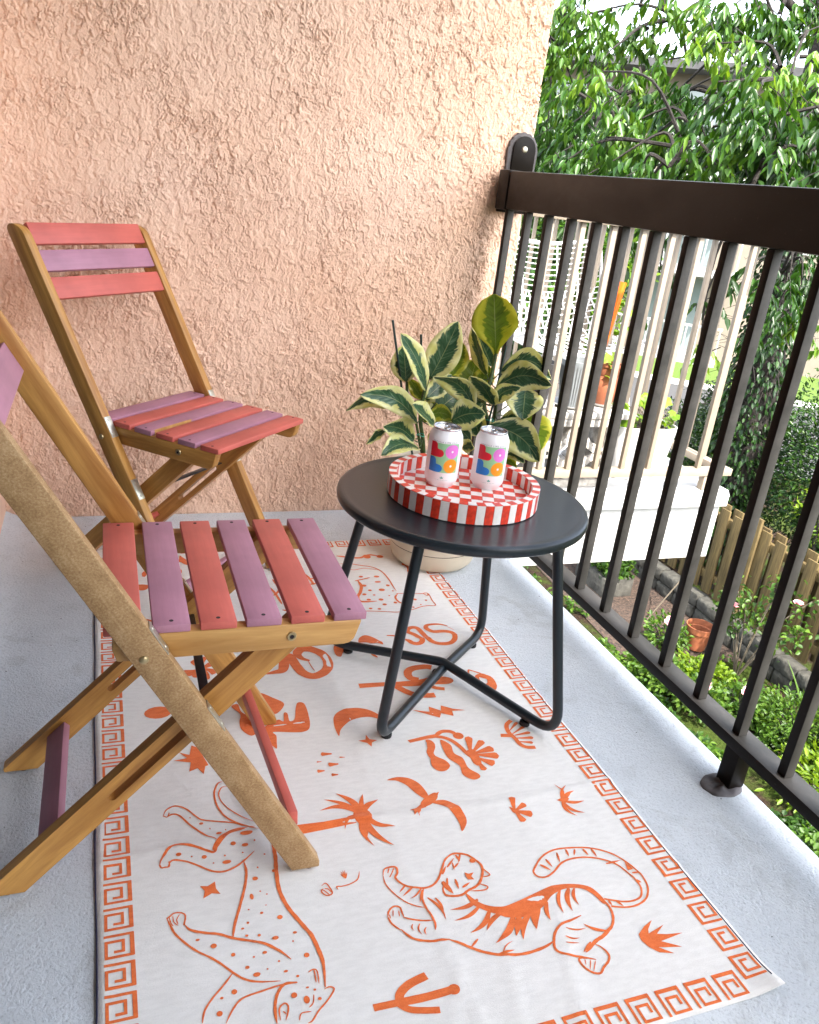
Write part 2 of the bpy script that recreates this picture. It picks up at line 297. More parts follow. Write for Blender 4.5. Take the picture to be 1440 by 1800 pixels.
MOTIFS={
'leopard':'''s27 773,10896 831,11022 976,11086 1139,10983 1272,10787 1373,10671 1628,10571 1848,10495 2024,10385 2170,10331
t18 773,10896 834,10856 870,10947
s31 834,10856 923,10902 1031,10840 1177,10590 1373,10334 1539,10167
s42 649,9853 693,9987 811,10156 957,10198 1167,10124 1371,9993 1474,9944 1548,10088 1701,10261 1862,10330 2055,10340
t24 649,9853 670,9796 721,9794 784,9798 791,9892
s32 767,9802 844,9903 1033,9845 1198,9725 1393,9570 1564,9521 1751,9572 1913,9680 2084,9824
s79 1461,9982 1593,10155 1781,10295 2016,10333
s38 1888,9637 1894,9443 1834,9179 1714,8852 1593,8545 1525,8300
s57 2377,9977 2385,9821 2378,9622 2338,9339 2314,8973 2374,8649 2489,8366 2600,8092 2643,7843 2654,7611 2593,7261
s30 1809,11515 1730,11489 1664,11357 1630,11205 1641,10955 1721,10697 1861,10519 2046,10377 2230,10249
s20 1877,11376 1779,11371 1724,11280 1702,11190 1724,11029 1822,10824 1999,10606 2181,10448
s39 910,8692 981,8582 1165,8489 1352,8422 1533,8310 1778,8197 1959,8093 2129,7942 2245,7783
s30 680,8851 719,8719 785,8543 954,8306 1124,8130 1295,7975 1456,7779 1593,7644 1768,7563 2042,7503
t22 680,8843 731,8880 783,8917 864,8910 926,8866 929,8790 900,8683
s14 714,8864 731,8757 759,8697
s14 764,8880 771,8767 823,8694
s14 859,8882 812,8798 825,8717
s25 1456,7779 1311,7627 1139,7465 1033,7325 987,7168
s25 2255,7420 2030,7442 1774,7420 1521,7382 1383,7267 1269,7094
s38 2251,7428 2094,7443 2002,7379 1931,7258 1892,7100 1883,6931
s22 2577,7237 2647,7254 2702,7215 2650,7141 2546,7047 2429,6959 2326,6853 2259,6832
s17 2420,7533 2509,7562 2546,7508 2526,7332
s17 2509,7562 2506,7482 2493,7358
s22 1934,6957 1950,7118 2023,7173 2063,7139 2052,7058 1998,6940
s16 1988,7075 2024,7025
o 2317,7151 40,56
s16 2423,7200 2388,7088 2322,7037
s16 2166,6896 2210,6983 2339,6976
o 1346,10590 34,26
o 1186,10761 11,16
o 1468,10445 11,16
o 1707,10365 11,16
o 1595,10311 45,31
o 2015,10206 102,41
o 1784,10050 41,40
o 1960,9979 52,35
o 2122,10045 15,20
o 1900,9831 15,15
o 941,10002 43,39
o 1129,9920 14,14
o 1314,9872 40,38
o 1624,9830 15,19
o 1635,9696 68,38
o 1436,9718 14,14
o 2224,9722 15,15
o 2075,9482 14,19
o 2299,9363 25,28
o 2003,9277 43,36
o 1897,8957 28,56
o 2035,9027 14,13
o 2121,8952 14,13
o 1816,8737 14,12
o 1988,8636 24,21
o 2072,8757 14,8
o 2229,8501 41,37
o 1770,8514 20,20
o 1683,8433 23,16
o 1720,8303 23,19
o 1890,8269 23,23
o 2099,8165 46,35
o 2383,8195 30,24
o 2327,8060 13,12
o 1058,8397 29,19
o 1259,8249 42,38
o 1495,8044 29,26
o 1915,7980 32,22
o 1760,7947 16,15
o 2077,7799 16,15
o 1651,7810 28,25
o 1755,7674 50,32
o 1907,7719 13,11
o 2137,7624 29,18
o 2276,7515 22,18
o 2465,7803 39,37
o 1431,7499 37,37
o 1263,7449 24,17
o 1209,7243 39,38
o 2172,7254 40,40
o 2485,7121 25,23
o 2451,7262 19,17
o 2364,7317 22,14''',
'four_point_star':'''y 1190,9323 1298,9297 1413,9361 1413,9225 1465,9114 1342,9152 1212,9087 1247,9219''',
'face_lines':'''s20 3179,8790 3173,8851 3256,8840 3392,8855 3524,8917 3591,9055
s20 2947,8914 3023,8952 3069,8839 3075,8746 3001,8719 2955,8752 2923,8819 2964,8864
s16 2982,8860 3031,8834 3077,8755
s16 2924,8851 2971,8817 3036,8710
l20,0 3348,8969 3302,9123
l19,0 3348,8969 3337,9139
l19,0 3348,8969 3371,9136
l18,0 3348,8969 3400,9090
l21,0 3348,8969 3282,9079''',
'palm_tree':'''y 2788,10200 3289,10176 3835,10201 3832,10055 3328,10029 2765,10005
o 3978,10180 159,205
l115,-12 3987,10210 3666,10813
l85,-10 3987,10210 3421,10709
l98,-20 3987,10210 3295,10464
l66,-25 3987,10210 3603,9952
l74,5 3987,10210 3879,9639
l77,-15 3987,10210 3980,9498
l112,-12 3987,10210 4303,9434
l95,-15 3987,10210 4464,9842
l103,15 3987,10210 4355,10496
l85,5 3987,10210 4131,10697''',
'flying_bird':'''b 4667,10951 4859,10989 5054,10930 5194,10780 5253,10591 5261,10386 5167,10361 5061,10532 4969,10751 4829,10899
b 5192,10373 5396,10461 5435,10395 5390,10302 5256,10206 5134,10161 5044,10142 5066,10259
y 5101,10262 5128,10145 5021,10114 4939,9969 4928,10052 4857,10003 4873,10091 4813,10132 4948,10162
b 5264,10227 5342,10266 5522,10239 5671,10083 5728,9866 5694,9657 5533,9484 5558,9661 5536,9908 5430,10113
y 5422,10438 5492,10464 5422,10363''',
'wavy_coral':'''y 5414,11953 5859,12025 6102,12041 6059,11930 5820,11921 5438,11866
s86 5932,11969 6147,11913 6284,11782 6371,11593 6422,11380 6493,11168
s90 6006,11976 6177,12084 6351,12064 6453,11959
o 6475,11898 109,106
s126 5789,11900 5841,11732 5723,11520 5739,11289
b 5803,11876 5894,11687 5776,11444 5928,11250 5961,11083 5838,10970 5689,10988 5619,11153 5677,11398 5719,11655
b 6063,11846 6210,11659 6180,11416 6292,11241 6284,10953 6410,10752 6383,10652 6235,10634 6106,10802 6141,11046 6025,11263 6005,11464
b 6435,11411 6592,11447 6633,11271 6589,11019 6499,10973 6441,11049 6442,11211
d189,0 6514,11375 6667,11840
d175,0 6557,11367 6903,11660
d212,0 6589,11333 7014,11397
d224,0 6598,11278 7026,11159
d225,0 6583,11182 6840,10954
d155,0 6544,11125 6568,10819''',
'small_coral':'''y 7354,11784 7605,11736 7579,11633 7316,11685
t89 7771,12146 7611,12027 7545,11819 7586,11597 7612,11402 7705,11293 7876,11260
d86,0 7594,11846 7874,12074
d85,0 7605,11736 7976,11920
d102,0 7628,11681 7996,11710
d103,0 7631,11588 7983,11540
d99,0 7628,11483 7897,11394''',
'small_blossom':'''y 6591,9838 6676,9769 6730,9701 6683,9546 6648,9625 6599,9702
d144,0 6651,9718 6740,10051
d137,0 6651,9718 6923,9845
d193,0 6651,9718 6934,9573
d158,0 6651,9718 6698,9440''',
'grass_tuft':'''l46,-20 7646,9778 7713,10211
l46,10 7646,9778 7924,10134
l58,10 7646,9778 7998,9956
l66,-10 7646,9778 8058,9689
l70,-20 7646,9778 7912,9414
l63,-20 7646,9778 7729,9371
l49,0 7646,9778 7898,9913
y 7551,9811 7776,9876 7804,9794 7680,9709''',
'crescent_moon':'''b 4130,12327 4123,12642 4194,12947 4387,13119 4678,13156 4932,13056 5090,12875 5159,12677 5170,12550 5040,12714 4858,12807 4621,12793 4382,12679 4211,12499''',
'small_star':'''y 4454,12107 4609,12131 4660,12272 4689,12129 4828,12068 4710,12023 4663,11898 4612,12022''',
'rain_drops':'''d126,0 3866,11854 3661,11883
d49,0 3628,11680 3537,11686
d44,0 4080,11708 3979,11729
d134,0 3915,11553 3727,11572
d106,0 3624,11427 3486,11438
d94,0 3837,11274 3714,11294''',
'lightning_bolt':'''y 5841,12888 6182,12748 6232,12932 6436,12739 6499,12922 6712,12765 6956,12658 6663,12682 6634,12527 6402,12653 6326,12524 6104,12671''',
'cactus':'''y 5001,13976 5751,13930 5703,13786 4988,13812
b 5644,13914 6252,13894 6745,13948 7056,13860 7121,13718 6961,13626 6639,13673 6178,13686 5607,13803
t173 6356,13894 6199,14007 6223,14222 6389,14346 6688,14359 6817,14301
t160 5761,13810 5891,13595 6074,13399 6297,13318 6518,13295
t107 6449,13723 6617,13551 6808,13467''',
'eye_outline':'''t38 7634,14074 7854,13883 7997,13655 7976,13397 7837,13226 7713,13273 7613,13590 7569,13860 7634,14074
s155 7755,13785 7965,13704 7951,13402 7813,13256 7674,13365
t92 7682,13621 7729,13789 7883,13825 7958,13688 7886,13473 7732,13431 7657,13565''',
'winding_snake':'''s125 6233,15791 6419,15748 6610,15544 6764,15356 6916,15332 7023,15459 6933,15714 6802,15897 6909,16047 7086,16021 7146,15734 7196,15433 7367,15241 7645,15219 7854,15405 7888,15660 7698,15764 7435,15788 7318,15972 7412,16111 7707,16107 7894,15987
s16 7865,15968 7997,15772''',
'bird_wing':'''b 5533,15759 5686,15880 5812,15840 5953,15659 6034,15420 5893,15470 5759,15476 5603,15536 5474,15556''',
'bird_tail':'''b 4845,15481 4962,15566 5091,15373 5005,15238 4904,15067 4810,15162''',
'feather':'''b 5621,15085 5713,15017 5734,14900 5645,14981''',
'coiled_snake':'''s214 3135,14659 3331,14685 3510,14741 3599,15015 3585,15242 3762,15259 3833,14888 3930,14549 4140,14402 4422,14552 4553,14831 4528,15181 4333,15436 4088,15485 3961,15318 4019,15126 4171,15001
s19 4138,14989 4157,14789 4194,14591''',
'open_hand':'''b 2765,12847 2695,12689 2724,12382 2833,12294 2899,12203 2932,12374 2961,12569 2929,12691 3278,12610 3489,12583 3634,12680 3700,13025 3708,13456 3587,13531 3504,13357 3406,13008 3298,12956 3306,13208 3242,13242 3180,12979 3106,13050 3011,13011
b 2900,13989 3115,13794 3306,13537 3092,13248 2950,13385 2907,13693
b 2263,13639 2397,13700 2432,13439 2593,13202 2653,12829 2504,12663 2348,12887 2348,13126 2396,13363''',
'round_leaf':'''o 872,13717 259,193''',
'leaf_star':'''y 1152,12447 1331,12339 1390,12599 1496,12523 1582,12182 1628,11998 1570,11975 1519,11775 1435,11951 1283,11891 1332,12128 1040,12239 1279,12261''',
'flower_burst':'''d216,10 1879,15095 1717,15469
d154,10 1879,15095 1990,15558
d283,10 1879,15095 2221,15277
d230,10 1879,15095 2111,14866
d171,10 1879,15095 1885,14645
d191,10 1879,15095 1648,14789
d300,10 1879,15095 1469,14974''',
'petal#0':'''l219,10 1600,19905 1815,19559''',
'petal#1':'''l298,10 726,18850 998,19039''',
'petal#2':'''l184,10 1780,20385 1950,20282''',
'petal#3':'''l186,10 2175,20007 1877,20684''',
'petal#4':'''l119,10 889,19509 1083,19962''',
'pen_stroke#0':'''s53 659,17289 843,17327 1018,17174''',
'pen_stroke#1':'''s62 4089,18977 4164,18423 3955,18074''',
'pen_stroke#2':'''s65 4993,19196 5071,18942 5105,18539''',
'pen_stroke#3':'''s61 3855,18691 3996,18292 4077,17624''',
'pen_stroke#4':'''s65 4994,18870 5307,18914''',
'pen_stroke#5':'''s64 4960,18557 5280,18644''',
'pen_stroke#6':'''s57 4023,17350 4262,17179 4405,16887''',
'spotted_cat':'''s39 6055,19696 6412,19657 6698,19526 6981,19386 7170,19098 7221,18688 7210,18242 7212,17952
s26 6129,19459 6398,19282 6736,19343 7110,19203
t29 7165,17815 7462,17795 7800,17735 8023,17724 8002,17339 7995,17066 7820,17073 7587,17037 7280,16912 6874,16853 6480,16940 6009,17037
s53 7194,17794 7078,17633 7066,17445 7135,17300 7282,17434 7371,17727
s83 6348,18669 6352,18347 6225,18005 6086,17762 6109,17520 6522,17474
s44 6263,18651 6505,18715 6728,18783
s24 7454,17585 7438,17413 7579,17438
s24 7893,17741 7971,17589 8023,17724
o 6433,18355 64,64
o 6512,18075 51,45
o 6929,18817 80,58
o 6493,18858 61,48
o 6838,18061 86,72
o 7080,18285 52,56
o 6870,18513 88,47
o 6301,17881 59,53
o 6332,17584 58,51
o 6651,17542 67,60
o 6665,17278 58,51
o 6547,17806 38,35
o 7117,17964 30,27
o 6935,17721 25,26
o 6978,17337 50,51
o 6457,17066 49,41
o 6244,17127 49,41
o 7558,17441 51,53
o 7840,17361 34,35
o 7616,17151 25,26
o 7370,17041 34,34''',
'vine_squiggle':'''s82 6150,20196 6312,20138 6523,20054 6792,20006 6989,20111 7173,20166 7464,20021
o 7411,20037 103,96
o 7023,20066 116,127''',
'bud_squiggle':'''s121 7892,19499 7985,19448 8031,19250 7914,18867''',
'tiger':'''b 5079,8276 5177,8114 5312,7968 5495,7888 5773,7915 6153,8009 6485,8073 6773,8047 7025,7954 7159,7778 7189,7582 7123,7580 7053,7784 6880,7930 6641,7968 6381,7884 6187,7760 5978,7676 5757,7642 5506,7703 5372,7797 5209,7917 5093,8057
s39 7160,7674 7190,7481 7145,7311 7034,7171 6863,7067
l71,10 5219,8117 4718,8036
l54,10 5209,8006 4706,7838
l73,12 5320,7899 4857,7581
l72,-10 5467,7787 5116,7559
l98,10 5633,7716 5151,7326
l94,0 5723,7694 5504,7362
l88,-10 5899,7682 5579,7277
l119,-10 6079,7751 5858,7388
l67,-10 6255,7808 6144,7477
l55,-12 6570,7957 6409,7544
l74,-12 6735,7965 6573,7554
l52,-15 6822,7944 6735,7628
l46,12 4468,8330 4591,7875
l38,10 4582,8303 4602,7998
l27,0 4216,8636 4072,8521
l31,0 4309,8567 4103,8445
l28,10 4427,8515 4202,8376
l29,0 4438,8489 4314,8259
l20,-20 4081,7932 4067,7810
l23,-20 4187,7915 4160,7721
l22,-20 4258,7834 4219,7702
l52,10 6891,7111 6605,7311
l27,-10 6306,7307 6619,7230
l27,-10 6221,7171 6429,7098
l19,0 6171,7071 6382,7019
l32,0 4926,7460 4753,7341
l40,0 5083,7143 5378,7156
l18,10 5179,7146 5419,7300
l36,0 6549,6993 6350,6863
l21,0 6580,6944 6402,6850
s43 4497,7559 4627,7466 4764,7350 4934,7228 5184,7117 5499,7061 5822,7085 6024,7149
s37 3881,7889 3999,7703 4201,7604 4372,7570 4521,7553
s33 3931,8893 3985,9002 4092,9026 4181,8995 4165,8886 4105,8804 4169,8670 4291,8571 4467,8515 4633,8536 4776,8646 4912,8834 5039,8996 5210,9055
s20 3931,8893 3917,8730 3975,8554 4084,8368 4213,8247 4375,8146
t17 4066,9007 4018,8921
t17 4140,8990 4080,8906 4022,8838
s27 3762,8139 3812,8235 3909,8299 3992,8266 3996,8168 3993,8073
s26 3762,8139 3777,8016 3877,7878
s23 3983,8076 4058,8023 4188,7970 4398,7906
s31 4474,8513 4383,8342 4374,8164 4401,7982 4407,7852 4366,7745
s15 3878,8240 3838,8120
s15 3958,8212 3934,8097
s15 3799,8181 3790,8089
s38 4958,8899 5073,9009 5210,9055 5393,8987 5487,8862 5546,8737 5515,8594 5398,8427 5282,8349 5143,8312 5019,8257 4882,8263 4764,8314 4765,8435 4847,8519
s21 5533,8679 5563,8607 5598,8501 5464,8498
s21 5345,8401 5467,8305 5395,8256 5174,8290
l31,0 4987,8817 5177,8975
l36,0 5219,9027 5243,8883
l31,0 5308,9037 5203,8857
l27,0 5203,8857 5066,8759
l24,0 5108,8889 5085,8734
l79,0 4805,8567 4890,8302
l40,0 5026,8563 5006,8368
l36,0 5073,8385 5232,8451
l30,0 4906,8615 4834,8418
l82,0 5406,8870 5486,8811
l34,0 4858,8699 4977,8844
y 5221,8653 5273,8611 5368,8619 5299,8557 5320,8484 5227,8506 5213,8567
t31 6417,8493 6594,8637 6850,8736 7124,8737 7538,8653 7843,8465 8008,8215 8080,7942 8050,7700 7887,7499 7651,7415 7437,7426 7229,7494
t31 6417,8493 6334,8402 6368,8295 6500,8259 6667,8324 6872,8453 7081,8503 7344,8485 7607,8387 7817,8208 7910,7931 7932,7728 7830,7560 7667,7505 7463,7530 7195,7646
l42,0 6514,8511 6638,8351
l39,0 6658,8591 6692,8409
l34,0 6917,8678 6864,8471
l36,0 7108,8709 7084,8555
l31,0 7265,8678 7179,8554
l41,0 7412,8660 7431,8507
l40,0 7559,8627 7559,8445
l36,0 7630,8277 7924,8287
l38,0 7954,7997 8104,7977
l44,0 7926,7853 7996,7787
l36,0 7253,7614 7248,7504
l41,0 7362,7578 7429,7446
y 7974,8249 8029,8066 7921,8071
s37 6660,7452 6494,7417 6287,7381 6127,7292 6017,7151 5969,7008 6070,6894 6291,6798 6470,6713
s52 7034,7171 6808,7046 6627,6986 6384,6854
s32 6558,6975 6659,6875 6698,6743 6637,6647 6510,6573 6432,6511 6370,6508 6298,6549 6235,6639 6216,6726 6237,6788 6364,6755
s14 6308,6762 6274,6672
s14 6390,6733 6295,6589
s14 6449,6698 6331,6552''',
'desert_cactus':'''t97 3134,6821 3297,6816 3494,6810
t115 3494,6810 3541,6927 3705,7028 3979,7093
t112 3460,6808 3858,6792 4260,6802
o 4268,6796 85,80
t90 3460,6808 3583,6683 3791,6612 3977,6570''',
'agave_plant':'''y 7354,6935 7518,7037 7712,7109 7557,6979 7518,6910 7679,6949 7842,6989 7640,6873 7782,6828 8047,6788 7797,6762 7625,6743 7883,6580 7639,6632 7520,6662 7691,6513 7478,6582 7376,6698 7330,6832''',
}
# ================================================================ THE BALCONY
def lattice_noise(x, y, seed):
    """gradient noise on numpy arrays"""
    rg = np.random.default_rng(seed); perm = rg.permutation(512); ang = rg.uniform(0, 2*np.pi, 512); gx, gy = np.cos(ang), np.sin(ang)
    xi = np.floor(x).astype(int); yi = np.floor(y).astype(int); xf = x-xi; yf = y-yi; u = xf*xf*xf*(xf*(xf*6-15)+10); v = yf*yf*yf*(yf*(yf*6-15)+10)
    def g(a, b, dx, dy): h = perm[(perm[a % 512]+b) % 512]; return gx[h]*dx+gy[h]*dy
    n00 = g(xi, yi, xf, yf); n10 = g(xi+1, yi, xf-1, yf); n01 = g(xi, yi+1, xf, yf-1); n11 = g(xi+1, yi+1, xf-1, yf-1)
    return (n00*(1-u)+n10*u)*(1-v)+(n01*(1-u)+n11*u)*v
def fbm(x, y, seed, octv=4, gain=.55): 
    r = 0; a = 1
    for k in range(octv): r = r+a*lattice_noise(x*2**k, y*2**k, seed+k); a *= gain
    return r
def sstep(v, lo, hi): t = np.clip((v-lo)/(hi-lo), 0, 1); return t*t*(3-2*t)
def stucco_height(s, z):
    """skip-trowelled plaster: flat patches with crisp broken edges over a rough coat, mm"""
    wx = s+.010*fbm(s*30, z*30, 91, 3); wz = z+.010*fbm(s*30, z*30, 97, 3)
    rough = .55*fbm(s*120, z*100, 11, 3)
    h = 0
    for k, (sc, th, w, amp) in enumerate(((30, .02, .06, 1.25), (44, .10, .07, .95), (68, .10, .09, .7), (105, .12, .14, .45))):
        f = fbm(wx*sc+k*13.3, wz*sc*.62, 200+k*7, 4, .6); h = h+amp*sstep(f, th, th+w*.7)-.35*amp*np.clip(f-th-w, 0, .4)
        crack = lattice_noise(s*9+k*5, z*9, 400+k); h = h-1.5*amp*np.exp(-((f-th+.02)/(w*.45))**2)*sstep(crack, -.12, .12)
    big = fbm(s*3.5, z*3.5, 55, 3)
    return 1.85*h*(.75+.6*np.clip(big+.2, 0, 1))+rough*(1-.7*sstep(h, .6, 1.6))+1.2*fbm(s*7, z*7, 77, 2)
def plaster(name):
    st = .0018; w = 1.208+.30; s = np.arange(0, w+.078, st); z = np.arange(-.03, 1.74, st); S, Z = np.meshgrid(s, z); H = stucco_height(S, Z)*.001
    front = S <= w; X = np.where(front, -.30+S, 1.208+H*.8); Y = np.where(front, 2.366-H, 2.366+(S-w)); V = np.stack([X, Y, Z], -1).reshape(-1, 3)
    nx, nz = len(s), len(z); a = (np.arange(nz-1)[:, None]*nx+np.arange(nx-1)[None, :]).ravel(); return mesh_np(name, V, np.stack([a, a+1, a+nx+1, a+nx], 1), True)
sw = empty('stucco_wall', (0, 2.365, 0)); tag(sw, 'peach stucco wall with rough trowelled texture at the end of the balcony', 'wall')
obj('plaster', plaster('plaster'), M['stucco'], sw, loc=(0, -2.365, 0)); obj('upper_plaster', box('upper_plaster', -.6, -.001, 1.7375, 1.208, .08, 2.5, .003), M['stucco'], sw); obj('wall_core', box('wall_core', -.6, .004, -.3, 1.204, .079, 1.737), M['stucco'], sw)
side = empty('side_wall', (0, 0, 0)); tag(side, 'peach stucco pier and dark framed glass door along the left edge', 'wall')
obj('pier', box('pier', -.40, 2.03, -.1, -.262, 2.36, 2.5, .004), M['stucco'], side)
obj('door_frame', box('door_frame', -.36, 1.96, .02, -.275, 2.028, 2.3, .003), M['frame'], side)
obj('door_frame', box('door_frame', -.36, -3.2, .02, -.275, 1.958, .09, .003), M['frame'], side)
obj('glass', box('glass', -.33, -3.2, .092, -.322, 1.958, 2.3), M['glass'], side)
obj('wall', box('wall', -.36, -3.2, 2.302, -.27, 2.028, 2.5), M['stucco'], side)
tag(obj('added_end_wall', box('added_end_wall', -.6, -3.32, -.3, 1.2, -3.2, 2.5), M['stucco']), 'unseen stucco wall added behind the camera to hold off light from that end', 'wall')  # invented wall out of view, keeps sun and sky from entering at this end
tag(obj('ceiling', box('ceiling', -.6, -3.32, 2.505, 1.26, 2.45, 2.7), M['ceiling']), kind='structure')
# floor with a soft cove against the wall side
def floor_mesh():
    bm = bmesh.new(); xs = [-.262+.02*i for i in range(5)]+[-.15+.145*i for i in range(10)]; ys = [-3.2+i*.1 for i in range(56)]+[2.362]
    xs[-1] = 1.152
    def h(x): 
        t = max(0, min(1, (x+.262)/.075)); return .022*(1-t)**2
    g = [[bm.verts.new((x, y, h(x))) for x in xs] for y in ys]
    for a, b in zip(g, g[1:]):
        for i in range(len(xs)-1): bm.faces.new((a[i], a[i+1], b[i+1], b[i]))
    e = [bm.verts.new((1.1525, y, -.004)) for y in ys]; e2 = [bm.verts.new((1.1525, y, -.2)) for y in ys]; e3 = [bm.verts.new((-.262, y, -.2)) for y in ys]
    for i in range(len(ys)-1):
        bm.faces.new((g[i][-1], e[i], e[i+1], g[i+1][-1])); bm.faces.new((e[i], e2[i], e2[i+1], e[i+1])); bm.faces.new((e2[i], e3[i], e3[i+1], e2[i+1]))
    return finish(bm, 'floor', auto=30)
tag(obj('floor', floor_mesh(), M['floor']), kind='structure')
# ---- railing
rail = empty('railing', (1.11, 0, 0)); tag(rail, 'dark brown metal balcony railing with deep top rail and square bars', 'railing')
rx = -1.11
obj('top_rail', box('top_rail', 1.103+rx, -3.19, .971, 1.148+rx, 2.268, 1.073, .004), M['rail'], rail)
obj('end_sleeve', box('end_sleeve', 1.1005+rx, 2.270, .968, 1.1505+rx, 2.335, 1.0755, .003), M['rail'], rail)
obj('bottom_rail', box('bottom_rail', 1.100+rx, -3.19, .085, 1.150+rx, 2.335, .109, .002), M['rail'], rail)
bar = box('bar', -.0, -.0095, .1092, .021, .0095, .9705, .0015)
ys = [1.561-.1192*k for k in range(-6, 40)]
for y in ys:
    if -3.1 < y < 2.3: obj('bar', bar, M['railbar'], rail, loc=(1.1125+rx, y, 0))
obj('post', box('post', 1.104+rx, .933, .004, 1.139+rx, .970, .0848, .002), M['rail'], rail)
obj('post', box('post', 1.104+rx, -.60, .004, 1.139+rx, -.563, .0848, .002), M['rail'], rail)
# wall bracket: rounded plate with bolt, lying on the wall above the rail
def arch(w, h, n=14, wob=0):
    pts = [(-w, 0), (w, 0)]
    for i in range(n+1):
        a = math.pi*i/n; q = 1+wob*math.sin(i*2.3+1); pts.append((w*math.cos(a)*q, h-w+w*math.sin(a)*q))
    return pts
fl = obj('bracket', prism('bracket', arch(.036, .098), .006, 'y', .0012), M['rail'], rail, loc=(1.176+rx, 2.345, 1.0745))
obj('sealant', prism('sealant', arch(.047, .112, 22, .04), .0145, 'y', .002), M['sealant'], rail, loc=(1.174+rx, 2.3515, 1.070))
obj('bolt', lathe('bolt', [(0, .004), (.0045, .004), (.0075, .003), (.0095, 0), (0, 0)], 16), M['metal'], fl, loc=(.0, .0, .062), rot=(R(90), 0, 0))
obj('bracket', box('bracket', 1.112+rx, 2.3355, .96, 1.205+rx, 2.3505, 1.0743, .003), M['rail'], rail)
def blob():
    bm = bmesh.new(); n = 30; c = bm.verts.new((0, 0, .0062)); prev = None; rings = []
    for r, z in ((.42, .006), (.55, .0035), (.72, .0052), (.88, .0034), (.99, .0025), (1.0, .0), (1.02, -.001)):
        rg = []
        for i in range(n):
            a = 2*math.pi*i/n; q = r*(1+.1*noise.noise(Vector((math.cos(a)*2, math.sin(a)*2, 3)))+.03*math.sin(7*a))
            rg.append(bm.verts.new((.043*q*math.cos(a)-.008, .032*q*math.sin(a), z*(1+.4*math.sin(5*a)))))
        rings.append(rg)
    for i in range(n): bm.faces.new((c, rings[0][i], rings[0][(i+1) % n]))
    for a, b in zip(rings, rings[1:]):
        for i in range(n): bm.faces.new((a[i], b[i], b[(i+1) % n], a[(i+1) % n]))
    return finish(bm, 'sealant', smooth=True)
bl = blob(); obj('sealant', bl, M['sealant'], rail, loc=(1.11+rx, .95, 0)); obj('sealant', bl, M['sealant'], rail, loc=(1.11+rx, -.58, 0))
bits = bmesh.new(); rb = random.Random(12)
for k in range(26):
    x, y = (rb.uniform(.93, 1.1), rb.uniform(1.3, 1.9)) if k < 9 else (rb.uniform(-.22, -.06), rb.uniform(1.0, 2.2)) if k < 18 else (rb.uniform(-.2, 1.1), rb.uniform(2.14, 2.35)); r = rb.uniform(.0008, .0032); a0 = rb.uniform(0, 6)
    c = [bits.verts.new((x+r*math.cos(a0+i*1.25)*rb.uniform(.4, 1), y+r*math.sin(a0+i*1.25)*rb.uniform(.4, 1), .0012+(.004 if x < -.19 else 0))) for i in range(5)]; bits.faces.new(c)
tag(obj('debris', finish(bits, 'debris'), M['dark']), 'tiny dark crumbs and chips scattered on the painted floor', kind='stuff')
# ================================================================ RUG
def hz(x, y):   # height of the cloth
    z = .0021+.0016*noise.noise(Vector((x*4, y*3, 1)))+.0009*noise.noise(Vector((x*11, y*9, 5)))
    for yc, a in ((1.01, .003), (1.56, .0028), (.80, .0014), (1.28, .0012)):          # fold creases from packing
        d = (y-yc-.012*math.sin(x*7)); z += a*math.exp(-(d/.007)**2)
    d = x-.445-.01*math.sin(y*5); z += .0014*math.exp(-(d/.007)**2)
    for xc, yc, ang, L, a in ((.60, .66, 1.25, .16, .002), (.52, .70, 1.3, .16, .0016), (.40, .62, 1.1, .12, .0014), (.1, 1.0, .3, .12, .0012)):
        u = (x-xc)*math.cos(ang)+(y-yc)*math.sin(ang); w = -(x-xc)*math.sin(ang)+(y-yc)*math.cos(ang)
        z += a*math.exp(-(w/.008)**2)*math.exp(-(u/L)**2)
    k = math.hypot(x-.889, y-.562); z += .012*max(0, 1-k/.06)**2      # curled corner
    e = (.0015 if x < -.015 else 0); return z+e*(1+math.sin(y*19))*.4
def rx_(y): return .8885+.0035*math.sin(y*2.1+1)+.0012*math.sin(y*13)+(.004 if y > 1.9 else 0)
def lx_(y): return -.0252+.0016*math.sin(y*3)+.0008*math.sin(y*17)
Y0, Y1 = .562, 2.122
def rug_mesh():
    bm = bmesh.new(); nx, ny = 96, 170; g = []
    for j in range(ny+1):
        y = Y0+(Y1-Y0)*j/ny; a, b = lx_(y), rx_(y)
        g.append([bm.verts.new((a+(b-a)*i/nx, y, hz(a+(b-a)*i/nx, y))) for i in range(nx+1)])
    for p, q in zip(g, g[1:]):
        for i in range(nx): bm.faces.new((p[i], p[i+1], q[i+1], q[i]))
    rim = [g[0][i] for i in range(nx+1)]+[g[j][nx] for j in range(1, ny+1)]+[g[ny][i] for i in range(nx-1, -1, -1)]+[g[j][0] for j in range(ny-1, 0, -1)]
    low = [bm.verts.new((v.co.x, v.co.y, max(.0001, v.co.z-.0022))) for v in rim]; n = len(rim)
    for i in range(n): bm.faces.new((rim[i], low[i], low[(i+1) % n], rim[(i+1) % n]))
    return finish(bm, 'rug', smooth=True)
rug = obj('rug', rug_mesh(), M['rug']); tag(rug, 'white cotton rug printed with orange tigers, plants and a Greek key border', 'rug')
def edge_line(path, w, name):
    bm = bmesh.new(); tube_bm(bm, path, w, 6); return obj(name, finish(bm, name, smooth=True), M['rugline'], rug)
edge_line([(lx_(y)-.001, y, hz(lx_(y), y)-.0002) for y in np.linspace(Y0, Y1, 120)], .0013, 'hem_thread')
edge_line([(rx_(y)-.005, y, hz(rx_(y)-.005, y)+.0001) for y in np.linspace(Y0+.02, Y1, 150)], .0010, 'hem_thread')
tier = [0]
